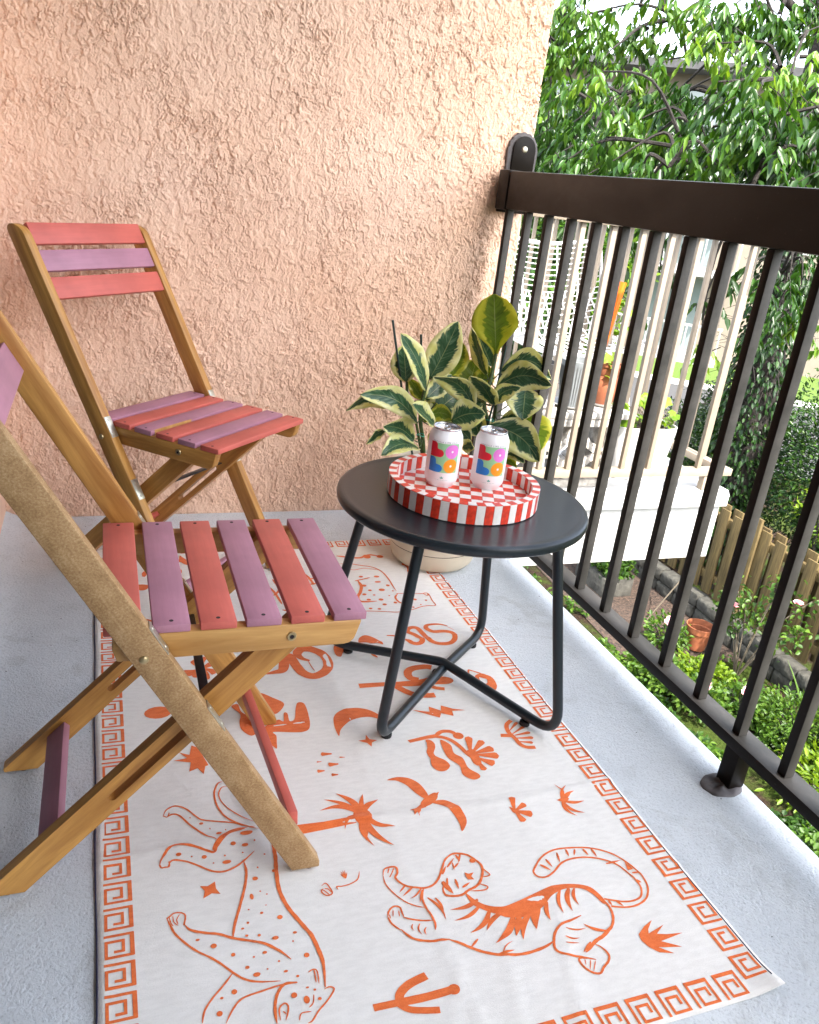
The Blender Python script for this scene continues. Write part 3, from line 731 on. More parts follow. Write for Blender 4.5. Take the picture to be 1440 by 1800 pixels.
def poly2bm(bm, pts, z):
    vs_ = [bm.verts.new((p[0], p[1], hz(p[0], p[1])+z)) for p in pts]
    try: f = bm.faces.new(vs_)
    except ValueError: return
    f.normal_update()
    if f.normal.z < 0: f.normal_flip()
def stroke2bm(bm, P, w, z, taper=True, square=False):
    n = len(P); L = []; Rr = []
    for i, p in enumerate(P):
        d = P[min(i+1, n-1)]-P[max(i-1, 0)]; d = Vector((d.x, d.y)).normalized() if d.length > 1e-9 else Vector((1, 0)); nn = Vector((-d.y, d.x)); t = i/(n-1)
        k = 1.0
        if taper: k = min(1, (.25+t*5), (.25+(1-t)*5))
        k *= 1+(.08 if w < .006 else .015)*math.sin(i*1.7); a = Vector((p.x, p.y))+nn*w*k/2; b = Vector((p.x, p.y))-nn*w*k/2
        L.append(bm.verts.new((a.x, a.y, hz(a.x, a.y)+z))); Rr.append(bm.verts.new((b.x, b.y, hz(b.x, b.y)+z)))
    for i in range(n-1): bm.faces.new((Rr[i], Rr[i+1], L[i+1], L[i]))
def parse(s): return [tuple(float(v)*1e-4 for v in q.split(',')) for q in s.split()]
def build_motif(name, text):
    bm = bmesh.new(); k = 0
    for line in text.split('\n'):
        c = line[0]; head, rest = (line.split(' ', 1)); z = .0007+.00003*k; k = (k+1) % 12
        P = parse(rest)
        if c in 'st':
            w = float(head[1:])*1.05e-4; Q = crv([(*p, 0) for p in P], 6) if len(P) > 2 else [Vector((*P[0], 0)).lerp(Vector((*P[1], 0)), t/4) for t in range(5)]
            stroke2bm(bm, Q, w, z, c == 's')
        elif c == 'b': poly2bm(bm, [(q.x, q.y) for q in crv([(*p, 0) for p in P], 5, True)], z)
        elif c == 'y': poly2bm(bm, P, z)
        elif c == 'o':
            (x, y), (a, b) = P; poly2bm(bm, [(x+a*math.cos(t*math.pi/7), y+b*math.sin(t*math.pi/7)) for t in range(14)], z)
        elif c in 'ld':
            w, bd = head[1:].split(','); w = float(w)*1e-4; bd = float(bd)/100; A, B = Vector(P[0]), Vector(P[1]); d = B-A; nn = Vector((-d.y, d.x)); up = []; dn = []
            for i in range(13):
                t = i/12; m = A+d*t+nn*bd*math.sin(math.pi*t)
                if c == 'l': hw = w/2*math.sin(math.pi*(.12+.88*t))**.85*(1.25-.35*t)
                else: hw = w/2*(.28+.72*t**1.3)*(1 if t < .8 else math.sqrt(max(0, 1-((t-.8)/.2)**2)))
                q = nn.normalized()*hw; up.append(m+q); dn.append(m-q)
            poly2bm(bm, [tuple(p) for p in up]+[tuple(p) for p in dn[::-1]], z)
    bmesh.ops.triangulate(bm, faces=[f for f in bm.faces if len(f.verts) > 4])
    obj(name, finish(bm, name), M['print'], rug)
for k_, v_ in MOTIFS.items(): build_motif(k_.split('#')[0], v_)
# Greek key border: unit in its own frame, s along the border, t from outer edge (0) to inner edge (.039)
def key_unit(bm, f, z):
    w = .0041
    # thick inner side, run to the outer edge, spiral
    path = [(.037, 0), (.0355, .0365), (.0, .0365)]; pts = [(0, .036), (.0365, .036), (.0365, .0015), (.003, .0015), (.003, .0265), (.025, .0265), (.025, .0095), (.0145, .0095)]
    for i, (a, b) in enumerate(zip(pts, pts[1:])):
        ww = w*(1.5 if i == 0 else 1.0); 
        (t0, s0), (t1, s1) = a, b; dx, dy = t1-t0, s1-s0; L = math.hypot(dx, dy); ux, uy = dx/L, dy/L
        e = w*.42; ax, ay = t0-ux*(e if i else 0), s0-uy*(e if i else 0); bx_, by_ = t1+ux*e, s1+uy*e
        ww = .0058 if i == 1 else w
        nx_, ny_ = -uy*ww/2, ux*ww/2; N = 3
        for k in range(N):
            q0, q1 = k/N, (k+1)/N; c = []
            for q, sg in ((q0, 1), (q0, -1), (q1, -1), (q1, 1)):
                t = ax+(bx_-ax)*q+nx_*sg; s = ay+(by_-ay)*q+ny_*sg; x, y = f(t, s); c.append((x, y))
            vs_ = [bm.verts.new((x, y, hz(x, y)+z+.00003*(i % 4))) for x, y in c]
            fc = bm.faces.new(vs_); fc.normal_update()
            if fc.normal.z < 0: fc.normal_flip()
def border(name, f, n, step, s0):
    for k in range(n):
        bm = bmesh.new(); key_unit(bm, (lambda t, s, k=k: f(t, s0+k*step+s)), .0007)
        obj(name, finish(bm, name), M['print'], rug)
border('key_unit', lambda t, s: (-.0158+t, s), 32, .0458, .6076)      # left side, spirals open upward
border('key_unit', lambda t, s: (.8842-t, 2.113-s), 32, .048, 0)      # right side, turned round
border('key_unit', lambda t, s: (.8842-(s-.0), Y0+.0045+t), 17, .0493, .048)      # near edge
border('key_unit', lambda t, s: (-.0158+s, Y1-.0045-t), 17, .0493, .01)
# ================================================================ FOLDING CHAIRS
LV, ZS = .337, .4425
def member(name, pts, v0, v1, mat, parent, bev=.002, hole=None, axis=None):
    """outline pts in (u,z); local z runs along the piece so that the grain does"""
    P = [Vector(p) for p in pts]; a = hole_axis = None
    d = Vector(axis).normalized(); n = Vector((d.y, -d.x)); o = P[0]
    loc2 = [((p-o).dot(n), (p-o).dot(d)) for p in P]
    ang = math.atan2(d.x, d.y)
    if hole is None: me = prism(name, loc2, v1-v0, 'y', bev)
    else:
        (h0, h1, hw) = hole; h0, h1 = Vector(h0), Vector(h1); A = ((h0-o).dot(n), (h0-o).dot(d)); B = ((h1-o).dot(n), (h1-o).dot(d))
        bm = bmesh.new(); outer = [bm.verts.new((x, 0, z)) for x, z in loc2]; eo = [bm.edges.new((outer[i-1], outer[i])) for i in range(len(outer))]
        hp = [(A[0]+hw*math.cos(math.pi+math.pi*i/6), A[1]+hw*math.sin(math.pi+math.pi*i/6)) for i in range(7)]+[(B[0]+hw*math.cos(math.pi*i/6), B[1]+hw*math.sin(math.pi*i/6)) for i in range(7)]
        hv = [bm.verts.new((x, 0, z)) for x, z in hp]; eh = [bm.edges.new((hv[i-1], hv[i])) for i in range(len(hv))]
        bmesh.ops.triangle_fill(bm, edges=eo+eh, use_beauty=True)
        r = bmesh.ops.extrude_face_region(bm, geom=bm.faces[:]); bmesh.ops.translate(bm, vec=(0, v1-v0, 0), verts=[e for e in r['geom'] if isinstance(e, bmesh.types.BMVert)])
        bmesh.ops.recalc_face_normals(bm, faces=bm.faces[:]); me = finish(bm, name)
    ob = obj(name, me, mat, parent, loc=(o.x, v0, o.y), rot=(0, ang, 0)); return ob
def LF(z, off=0): return .315-.577*z-off          # front edge of the long legs
slat_me = None
def make_chair(loc, rz, label, first, nearmat):
    ch = empty('folding_chair', (loc[0], loc[1], 0), rz); tag(ch, label, 'chair', 'folding wooden chairs with coral and mauve slats')
    cols = [first, 'coral' if first == 'mauve' else 'mauve']
    w = .0492; ax = Vector((-.577, 1)).normalized(); nn = Vector((ax.y, -ax.x))
    top = Vector((LF(.834)-.0245+.012, .818))
    cap = [Vector((LF(.812), .812))]+[Vector((LF(.812)-.0245*(1-math.cos(math.pi*i/8)), .812-.577*.0))+ax*(.021*math.sin(math.pi*i/8)) for i in range(1, 8)]+[Vector((LF(.812)-w, .812))]
    outl = [(LF(.006)-w+.0, .006), (LF(.006)-.006, .006), (LF(.016), .016)]+[tuple(p) for p in cap]
    # reorder so that the last two points are the top
    base = outl[:2]; rest = outl[2:]; ol = [outl[0], outl[1]]+rest
    def leg_out():
        return ol
    for v0, v1, mt in ((-.0236, -.0022, nearmat), (LV+.0022, LV+.0236, 'wood')):
        P = [Vector(p) for p in leg_out()]; o = P[0]; loc2 = [((p-o).dot(nn), (p-o).dot(ax)) for p in P]
        me = prism('long_leg', loc2, v1-v0, 'y', .0022); lg = obj('long_leg', me, M[mt], ch, loc=(o.x, v0, o.y), rot=(0, math.atan2(ax.x, ax.y), 0))
        lg.matrix_parent_inverse = Matrix.Identity(4)
        obj('glide', lathe('glide', [(0, 0), (.007, 0), (.008, .004), (0, .004)], 14), M['glide'], ch, loc=(LF(.004)-.022, (v0+v1)/2, .0017))
        for zc in (.432, .303):
            hp = obj('hinge_plate', box('hinge_plate', 0, 0, -.024, .0016, .0185, .024, .0004), M['metal'], ch, loc=(LF(zc)+.0002, v0+.0015, zc), rot=(0, math.atan2(ax.x, ax.y), 0))
            for dz in (-.016, .016): obj('screw', screw_me, M['metal'], hp, loc=(.0016, .0092, dz), rot=(0, R(90), 0))
    for s, v in ((-1, -.0236), (1, LV+.0236)):
        obj('bolt', bolt_me, M['brass'], ch, loc=(.048, v, .408), rot=(R(90) if s < 0 else R(-90), 0, 0))
    for v0, v1 in ((.0235, .0445), (LV-.0445, LV-.0235)):
        member('short_leg', [(-.166, .006), (-.1145, .006), (.2975, .4215), (.285, .4275), (.246, .4275), (-.1675, .0115)], v0, v1, M['wood'], ch, hole=((.006, .155), (.118, .268), .0058), axis=(.703, .711))
        obj('glide', lathe('glide', [(0, 0), (.007, 0), (.008, .004), (0, .004)], 14), M['glide'], ch, loc=(-.137, (v0+v1)/2, .0017))
    rout = [(.016, .392), (.30, .392)]+[(.318+.016*math.sin(t), .406-.014*math.cos(t)) for t in (0, .5, 1.0, 1.4)]+[(.341, .428), (.339, .4302), (.012, .4302), (.010, .41)]
    for v0 in (.0005, LV-.0205):
        P = [(a-.01, b-.392) for a, b in rout]; me = prism('seat_rail', [(b, a) for a, b in P][::-1], .02, 'y', .002)
        # grain along u: mesh local z = u
        ro = obj('seat_rail', me, M['wood'] if not (nearmat == 'woodmott') else M['woodpale2'], ch, loc=(.01, v0+.02, .392)); ro.rotation_euler = (0, 0, 0)
        ro.matrix_basis = Matrix(((0, 0, 1, .01), (0, -1, 0, v0+.02), (1, 0, 0, .392), (0, 0, 0, 1)))
    for s, v in ((-1, .0004), (1, LV+.0001)):
        bo = obj('bolt', boltb_me, M['brass'], ch, loc=(.242, v, .412), rot=(R(90) if s < 0 else R(-90), 0, 0)); obj('bolt_recess', dot_me, M['dark'], bo, loc=(0, 0, .0026))
    for i in range(6):
        sl = obj('seat_slat', slat_mesh(cols[i % 2]), M[cols[i % 2]], ch, loc=(.06*i, 0, ZS-.0121), rot=(R(-90), 0, 0))
        sl.matrix_basis = Matrix(((0, 1, 0, .06*i), (0, 0, 1, 0), (1, 0, 0, ZS-.0121), (0, 0, 0, 1)))
        for v in (.011, LV-.011):
            sc_ = obj('screw_hole', hole_me, M['dark'], sl); sc_.matrix_basis = Matrix(((0, 0, 1, .0121), (1, 0, 0, .0236), (0, 1, 0, v), (0, 0, 0, 1)))
    if first == 'mauve': pb = obj('bare_patch', box('bare_patch', .120+.0466, .012, ZS-.0119, .120+.0477, .135, ZS+.00025), M['woodpale2'], ch)
    for (z1, z0), c in zip(((.829, .787), (.7755, .7345), (.7225, .6805)), (cols[1], cols[0], cols[1])):
        hgt = (z1-z0)/ax.y; me = box('back_slat', 0, 0, 0, .012, hgt, LV+.003, .0018); bs = obj('back_slat', me, M[c], ch)
        bs.matrix_basis = Matrix(((nn.x, ax.x, 0, LF(z0)-(.018 if nearmat == 'wood' else .034)), (0, 0, -1, LV+.0015), (nn.y, ax.y, 0, z0), (0, 0, 0, 1)))
    me = box('front_stretcher', 0, 0, 0, .0145, .026, LV+.003, .0015); fs = obj('front_stretcher', me, M[cols[0] if first == 'coral' else cols[0]], ch)
    fs.matrix_basis = Matrix(((1, -.12, 0, .2375), (0, 0, -1, LV+.0015), (0, 1, 0, .072), (0, 0, 0, 1)))
    d = Vector((.7, .714)); n2 = Vector((-.714, .7)); me = box('rear_stretcher', 0, 0, 0, .013, .040, LV-.0895, .0015); rs = obj('rear_stretcher', me, M[cols[1]], ch)
    rs.matrix_basis = Matrix(((n2.x, d.x, 0, -.088), (0, 0, 1, .0448), (n2.y, d.y, 0, .060), (0, 0, 0, 1)))
    obj('cross_rod', box('cross_rod', .128, .0446, .286, .142, LV-.0446, .2895, .001), M['table'], ch)
    return ch
_sm = {}
def slat_mesh(c):
    if c not in _sm: _sm[c] = box('seat_slat', 0, 0, 0, .0121, .0472, LV, .0018)
    return _sm[c]
screw_me = lathe('screw', [(0, .0009), (.002, .0009), (.003, 0), (0, 0)], 12); bolt_me = lathe('bolt', [(0, .0035), (.003, .0034), (.0052, .0022), (.0062, 0), (0, 0)], 18)
boltb_me = lathe('bolt', [(0, .0005), (.003, .0008), (.0035, .0026), (.0062, .0024), (.0072, 0), (0, 0)], 18); dot_me = lathe('bolt_recess', [(0, .0003), (.0028, .0003), (.003, 0), (0, 0)], 12); hole_me = lathe('screw_hole', [(0, .00025), (.0026, .00025), (.0029, 0), (0, 0)], 14)
make_chair((-.0206, 1.9013), -.778, 'folding wooden chair set at an angle by the stucco wall, backrest of three painted slats', 'mauve', 'wood')
make_chair((-.0061, .9509), -.007, 'folding wooden chair nearest the camera, with a speckled side frame, cut off at the left', 'coral', 'woodmott')
# ================================================================ SIDE TABLE, TRAY, CANS
tx, ty = .6615, 1.3585
tb = empty('side_table', (tx, ty, 0)); tag(tb, 'round anthracite metal side table with bent tube legs standing on the rug', 'table')
obj('table_top', lathe('table_top', [(0, .4488), (.225, .4488), (.2335, .4492), (.239, .4499), (.2435, .4490), (.2465, .4465), (.2478, .442), (.2478, .437), (.2465, .4325), (.243, .4295), (.238, .428), (.234, .4285), (.2335, .4465), (0, .4465)], 128, 30), M['table'], tb)
def T(x, y, z): return (x-tx, y-ty, z)
t1 = fillet([T(.527, 1.222, .4462), T(.477, 1.187, .0205), T(.684, 1.388, .0205), T(.848, 1.530, .0205), T(.795, 1.495, .4462)], .045)
t2 = fillet([T(.800, 1.222, .4462), T(.836, 1.128, .0215), T(.697, 1.409, .030), T(.460, 1.548, .0215), T(.525, 1.500, .4462)], .045)
obj('leg_frame', tube('leg_frame', t1, .0102, 16), M['table'], tb); obj('leg_frame', tube('leg_frame', t2, .0102, 16), M['table'], tb)
ft = [(0, 0), (.0095, 0), (.0105, .001)]+[(.0105, .0095), (.008, .0105), (0, .0105)]
def foot_mesh():
    bm = bmesh.new(); n = 32; rings = []
    for r, z in ((.0098, .0), (.0108, .0012), (.0108, .009), (.0085, .0102)):
        rings.append([bm.verts.new(((r-(.0007 if i % 2 else 0))*math.cos(2*math.pi*i/n), (r-(.0007 if i % 2 else 0))*math.sin(2*math.pi*i/n), z)) for i in range(n)])
    for a, b in zip(rings, rings[1:]):
        for i in range(n): bm.faces.new((a[i], a[(i+1) % n], b[(i+1) % n], b[i]))
    bm.faces.new(rings[0][::-1]); bm.faces.new(rings[-1]); return finish(bm, 'foot')
fm = foot_mesh()
for x, y in ((.504, 1.216), (.799, 1.197), (.812, 1.500), (.512, 1.524), (.684, 1.402)): obj('foot', fm, M['rubber'], tb, loc=T(x, y, .0028 if x < .89 else 0))
# tray
tray = empty('tray', (.659, 1.3575, .4501)); tag(tray, 'round tray of red and white checked tiles lying on the side table', 'tray')
RO, RI, HT, FL = .1475, .1335, .038, .0115
obj('tray_base', lathe('tray_base', [(0, 0), (RO-.0012, 0), (RO-.0012, HT-.0012), (RI+.0012, HT-.0012), (RI+.0012, FL-.0012), (0, FL-.0012)], 96), M['grout'], tray)
NT = 56
def arc_tile(r0, r1, z0, z1, n, gap=.0004):
    bm = bmesh.new(); da = 2*math.pi/n; g = gap/r1; A = []
    for z in (z0, z1):
        for r in (r0, r1):
            for k in range(3): a = -da/2+g+(da-2*g)*k/2; A.append(bm.verts.new((r*math.cos(a), r*math.sin(a), z)))
    q = lambda zi, ri, k: A[zi*6+ri*3+k]
    for k in range(2):
        bm.faces.new((q(1, 0, k), q(1, 1, k), q(1, 1, k+1), q(1, 0, k+1))); bm.faces.new((q(0, 0, k), q(0, 0, k+1), q(0, 1, k+1), q(0, 1, k)))
        bm.faces.new((q(0, 1, k), q(0, 1, k+1), q(1, 1, k+1), q(1, 1, k))); bm.faces.new((q(0, 0, k+1), q(0, 0, k), q(1, 0, k), q(1, 0, k+1)))
    bm.faces.new((q(0, 0, 0), q(0, 1, 0), q(1, 1, 0), q(1, 0, 0))); bm.faces.new((q(0, 0, 2), q(1, 0, 2), q(1, 1, 2), q(0, 1, 2)))
    bmesh.ops.recalc_face_normals(bm, faces=bm.faces[:]); return finish(bm, 'tile')
def tiles(args, n, shift):
    ms = {}
    for c in ('red', 'white'): ms[c] = arc_tile(*args, n); ms[c].materials.append(M[c])
    for k in range(n):
        o = obj('tile', ms['red' if (k+shift) % 2 else 'white'], None, tray, rot=(0, 0, 2*math.pi*(k+.3)/n))
tiles((RO-.001, RO+.0006, .0006, HT-.0008), NT, 0); tiles((RI-.0001, RO+.0006, HT-.0007, HT+.0004), NT, 1); tiles((RI-.0008, RI+.001, FL+.0004, HT-.0008), NT, 0)
sq = .0222; th = R(-22); fc_ = [0]
def clip_disc(poly, rad):
    n = 72
    for i in range(n):
        a = 2*math.pi*i/n; nx_, ny_ = math.cos(a), math.sin(a); out = []
        for p, q in zip(poly, poly[1:]+poly[:1]):
            dp = p[0]*nx_+p[1]*ny_-rad; dq = q[0]*nx_+q[1]*ny_-rad
            if dp <= 0: out.append(p)
            if dp*dq < 0: t = dp/(dp-dq); out.append((p[0]+(q[0]-p[0])*t, p[1]+(q[1]-p[1])*t))
        poly = out
        if len(poly) < 3: return []
    return poly
for i in range(-8, 9):
    for j in range(-8, 9):
        cx_, cy_ = (i+.2)*sq, (j+.4)*sq; h = sq/2-.0003; pl = [(cx_-h, cy_-h), (cx_+h, cy_-h), (cx_+h, cy_+h), (cx_-h, cy_+h)]
        pl = [(x*math.cos(th)-y*math.sin(th), x*math.sin(th)+y*math.cos(th)) for x, y in pl]; pl = clip_disc(pl, RI-.0014)
        if len(pl) < 3: continue
        ar = abs(sum(a[0]*b[1]-b[0]*a[1] for a, b in zip(pl, pl[1:]+pl[:1])))/2
        if ar < 2e-5: continue
        obj('tile', prism('tile', pl, .0012, 'z'), M['red' if (i+j) % 2 else 'white'], tray, loc=(0, 0, FL-.0008))
# cans
CR, CH = .0331, .1222
can_body = lathe('body', [(0, .004), (.018, .004), (.0235, .0), (.0255, .0006), (.0275, .005), (.0312, .0105), (CR, .0165), (CR, .096), (.0325, .1005), (.0300, .1065), (.0272, .1125), (.0266, .1145)], 64, 40)
can_lid = lathe('lid', [(.0266, .1146), (.0276, .1168), (.0272, .1182), (.0262, .1184), (.0255, .1175), (.0252, .1130), (.0245, .1118), (.0235, .1130), (.0, .1132)], 64, 30)
def wrap(bm, th0=0):
    for v in bm.verts:
        a = v.co.x/CR+th0; r = CR+v.co.z; v.co = Vector((r*math.sin(a), -r*math.cos(a), v.co.y))
def flat(name, polys, off, mat, parent, th0):
    """polys in cm on the unrolled label"""
    bm = bmesh.new()
    for pts in polys:
        f = bm.faces.new([bm.verts.new((x*.01, y*.01, off)) for x, y in pts])
    bmesh.ops.recalc_face_normals(bm, faces=bm.faces[:])
    for x in np.arange(-.05, .05, .002):
        bmesh.ops.bisect_plane(bm, geom=bm.verts[:]+bm.edges[:]+bm.faces[:], plane_co=(x, 0, 0), plane_no=(1, 0, 0))
    wrap(bm, th0); bmesh.ops.recalc_face_normals(bm, faces=bm.faces[:])
    return obj(name, finish(bm, name), mat, parent)
def circ(x, y, r, n=28): return [(x+r*math.cos(2*math.pi*i/n), y+r*math.sin(2*math.pi*i/n)) for i in range(n)]
def Lshape(x, y):     # plump letter L, 1.45 cm square with lower left corner x,y
    p = [(x, y)]; p += [(x+1.08+.40*math.sin(t), y+.40-.40*math.cos(t)) for t in np.linspace(0, math.pi*.9, 9)]
    p += [(x+.80, y+.86), (x+.76, y+1.05)]; p += [(x+.38+.38*math.cos(t), y+1.18+.36*math.sin(t)) for t in np.linspace(0, math.pi*.62, 7)]; p += [(x, y+1.50)]; return p
def text_mesh(s, size, name):
    cu = bpy.data.curves.new(name, 'FONT'); cu.body = s; cu.size = size; cu.align_x = 'CENTER'; cu.space_character = 1.35; cu.resolution_u = 2
    o = bpy.data.objects.new(name, cu); C.objects.link(o); dg = bpy.context.evaluated_depsgraph_get(); me = bpy.data.meshes.new_from_object(o.evaluated_get(dg)); bpy.data.objects.remove(o); return me
def text_on(s, size, y, off, mat, parent, th0, name='lettering'):
    me = text_mesh(s, size, name); bm = bmesh.new(); bm.from_mesh(me)
    for v in bm.verts: v.co = Vector((v.co.x, v.co.y+y, off))
    wrap(bm, th0); return obj(name, finish(bm, name), mat, parent)
def make_can(loc, th0, label, tilt=0):
    c = empty('drink_can', loc, 0); tag(c, label, 'can', 'white drink cans on the checked tray')
    obj('body', can_body, M['can'], c); obj('lid', can_lid, M['alu'], c)
    tabm = bmesh.new(); tube_bm(tabm, [(.010*math.cos(a)*1.0, .006*math.sin(a), .1152+.0006*math.cos(a)) for a in np.linspace(0, 2*math.pi, 15)], .0014, 6, False); tb_ = obj('pull_tab', finish(tabm, 'pull_tab', True), M['alu'], c); tb_.rotation_euler = (0, 0, 1.0)
    obj('opening', lathe('opening', [(0, .1137), (.0085, .1137), (.0092, .1133), (0, .1133)], 24), M['alu'], c, loc=(-.011, -.004, .0002))
    a = th0
    S_ = 1.92; q = lambda P: [((x)*S_, 3.3+(y-4.0)*S_) for x, y in P]
    flat('label_square', [q([(-1.5, 4.0), (1.55, 4.0), (1.55, 7.05), (-1.5, 7.05)])], .00012, M['can_g'], c, a)
    flat('letter', [q(Lshape(-1.55, 5.60))], .00022, M['can_r'], c, a); flat('letter', [q(Lshape(-1.55, 4.02))], .00022, M['can_b'], c, a)
    flat('letter', [q(circ(.80, 6.25, .74))], .00022, M['can_m'], c, a); flat('letter', [q(circ(.78, 4.74, .74))], .00022, M['can_o'], c, a)
    flat('letter_eye', [q(circ(.80, 6.25, .12, 12)), q(circ(.78, 4.74, .12, 12))], .00032, M['can'], c, a)
    text_on('TEQUILA LIME SODA', .0044, .0925, .0002, M['can_t'], c, a); text_on('355 ML  5% ALC/VOL', .0021, .0175, .0002, M['can_l'], c, a)
    flat('emblem', [[(-.25, 2.1), (.25, 2.1), (.36, 2.4), (.15, 2.32), (0, 2.6), (-.15, 2.32), (-.36, 2.4)]], .0002, M['can_l'], c, a)
    return c
make_can((.6255, 1.3955, .4619), R(-22), 'white drink can with a LOLO letter square, left one of the pair on the tray')
make_can((.7165, 1.3755, .4619), R(-20), 'white drink can with a LOLO letter square, right one of the pair on the tray')
# ================================================================ POTTED PLANT
px_, py_ = .893, 1.985
pot = empty('plant_pot', (px_, py_, 0)); tag(pot, 'cream round plant pot with a thin dark groove beneath the side table', 'pot')
obj('pot_wall', lathe('pot_wall', [(0, .001), (.088, .001), (.108, .006), (.119, .018), (.1255, .040), (.1275, .0585), (.1262, .0592), (.1262, .0606), (.1278, .0615), (.1325, .16), (.140, .27), (.1415, .283), (.138, .288), (.132, .284), (.128, .262), (.0, .262)], 80, 40), M['pot'], pot)
obj('groove_line', lathe('groove_line', [(.1260, .0588), (.12668, .0592), (.12668, .0606), (.1260, .061)], 80), M['dark'], pot)
obj('soil', lathe('soil', [(0, .268), (.126, .2625), (.1262, .2621)], 40), M['soil'], pot)
pl = empty('rubber_plant', (px_, py_, .27)); tag(pl, 'variegated rubber plant with green and yellow leaves standing in the cream pot', 'plant')
def rel(p): return (p[0]-px_, p[1]-py_, p[2]-.27)
def base0(p): return (px_+(p[0]-px_)*.35, py_+(p[1]-py_)*.5, .262)
def stem(pts, r, name, mat='stem'):
    P = [base0(pts[0])]+list(pts); o = obj(name, tube(name, [rel(p) for p in (crv(P, 6) if len(P) > 2 else P)], r, 8), M[mat], pl); return o
stem([(0.84, 1.99, 0.291), (0.819, 1.98, 0.366), (0.8, 1.97, 0.426), (0.797, 1.96, 0.492), (0.803, 1.96, 0.537)], .0055, 'stem'); stem([(0.833, 2.0, 0.312), (0.801, 2.0, 0.407), (0.766, 1.99, 0.474), (0.753, 1.98, 0.526)], .004, 'stem')
stem([(1.0, 1.97, 0.297), (1.004, 1.96, 0.398), (0.977, 1.96, 0.478), (0.996, 1.98, 0.538), (1.01, 2.0, 0.603)], .0055, 'stem'); stem([(1.0, 1.97, 0.322), (1.02, 1.97, 0.443), (1.01, 1.97, 0.518)], .0045, 'stem')
for a_, b_ in (((0.791, 1.97, 0.322), (0.703, 2.0, 0.678)), ((0.846, 2.03, 0.301), (0.805, 2.05, 0.637)), ((0.985, 1.95, 0.377), (1.027, 1.98, 0.631))): stem([a_, b_], .0032, 'stake', 'stake')
for c_ in ((0.802, 1.96, 0.384), (0.997, 1.95, 0.432)):
    bm = bmesh.new(); tube_bm(bm, [(.011*math.cos(t), .011*math.sin(t), .002*math.sin(2*t)) for t in np.linspace(0, 2*math.pi, 13)], .0012, 6, False); obj('plant_tie', finish(bm, 'plant_tie', True), M['tie'], pl, loc=rel(c_))
LEAVES = [
(1.01,2,0.603,0.958,1.96,0.767,0.082,0,1,1),
(1.001,2.02,0.543,0.916,1.98,0.672,0.025,0.03,0,0),
(1.018,2.03,0.564,0.98,2.08,0.651,0.051,0,0,0),
(1.022,1.98,0.562,1.136,1.9,0.563,0.05,0.32,0,0),
(1.005,1.96,0.521,1.117,1.86,0.555,0.058,0.22,0,0),
(1.091,1.95,0.521,1.058,1.88,0.452,0.072,0.05,0,0),
(0.989,1.93,0.487,1.037,1.88,0.542,0.033,0.18,0,0),
(0.992,1.93,0.482,0.877,1.86,0.57,0.033,0.1,0,0),
(1.111,1.98,0.442,1.159,1.93,0.347,0.08,0.1,0,1),
(1.028,1.95,0.433,1.075,1.9,0.423,0.039,0.25,0,0),
(0.982,1.92,0.425,1.109,1.84,0.35,0.068,0.18,0,0),
(1.041,1.9,0.351,1.071,1.85,0.342,0.023,0.2,0,0),
(0.812,1.97,0.535,0.864,1.95,0.693,0.063,-0.06,0,0),
(0.897,2.02,0.534,0.929,2.05,0.621,0.045,-0.05,0,1),
(0.789,1.94,0.515,0.69,1.88,0.666,0.033,0.1,0,0),
(0.751,1.98,0.524,0.74,2,0.617,0.054,0.02,0,0),
(0.807,1.96,0.488,0.879,1.98,0.546,0.038,0,0,0),
(0.935,1.93,0.467,0.775,1.86,0.572,0.041,0.14,0,0),
(0.839,1.98,0.432,0.922,2,0.496,0.068,0.05,0,0),
(0.875,1.93,0.434,0.941,1.87,0.471,0.059,0.12,0,0),
(0.783,1.96,0.421,0.606,1.9,0.506,0.047,0.16,0,0),
(0.734,1.99,0.46,0.591,1.96,0.445,0.03,0.2,0,0),
(0.822,1.92,0.425,0.729,1.86,0.494,0.026,0.06,0,0),
(0.784,1.95,0.371,0.671,1.9,0.425,0.048,0.12,0,0),
(0.791,1.93,0.359,0.664,1.87,0.354,0.039,0.16,0,0),
(0.703,1.97,0.39,0.645,1.94,0.364,0.017,0.15,0,0),
(0.965,2.05,0.487,0.993,2.08,0.571,0.07,0,0,1),
(0.964,1.99,0.455,0.981,2,0.489,0.039,0,0,0),
(0.825,1.98,0.432,0.888,1.95,0.433,0.034,0.2,0,1),
(0.918,1.93,0.36,0.929,1.88,0.374,0.027,0.1,0,0),
(1.034,1.9,0.332,1.055,1.86,0.322,0.027,0.1,0,1),
(0.756,2,0.467,0.716,2,0.482,0.027,0.1,0,1),
(0.848,1.99,0.467,0.826,2,0.408,0.036,0,0,1),
(0.812,2,0.473,0.775,2.02,0.521,0.027,0,0,1),
(0.991,2,0.41,0.942,2.02,0.451,0.042,0,0,0),
(1.03,2,0.361,1.069,2,0.411,0.042,0.1,0,0),
(0.983,2.02,0.35,0.908,2.04,0.397,0.042,0.1,0,0),
(0.878,2.03,0.438,0.843,2.05,0.493,0.051,0.05,0,0),
(0.989,2.04,0.466,0.933,2.06,0.488,0.056,0.05,0,1),
(1.012,2.03,0.362,0.991,2.05,0.415,0.052,0.05,0,0),
(1.058,2,0.322,1.104,1.97,0.367,0.052,0.1,0,0),
(0.852,1.98,0.338,0.876,1.96,0.392,0.046,0.1,0,0),
(0.99,2.03,0.497,1.015,2.04,0.562,0.042,0,0,1),
(0.812,2.02,0.531,0.838,2.03,0.584,0.031,0,0,1),
(0.913,2.03,0.326,0.868,2.05,0.344,0.042,0.1,0,0)]
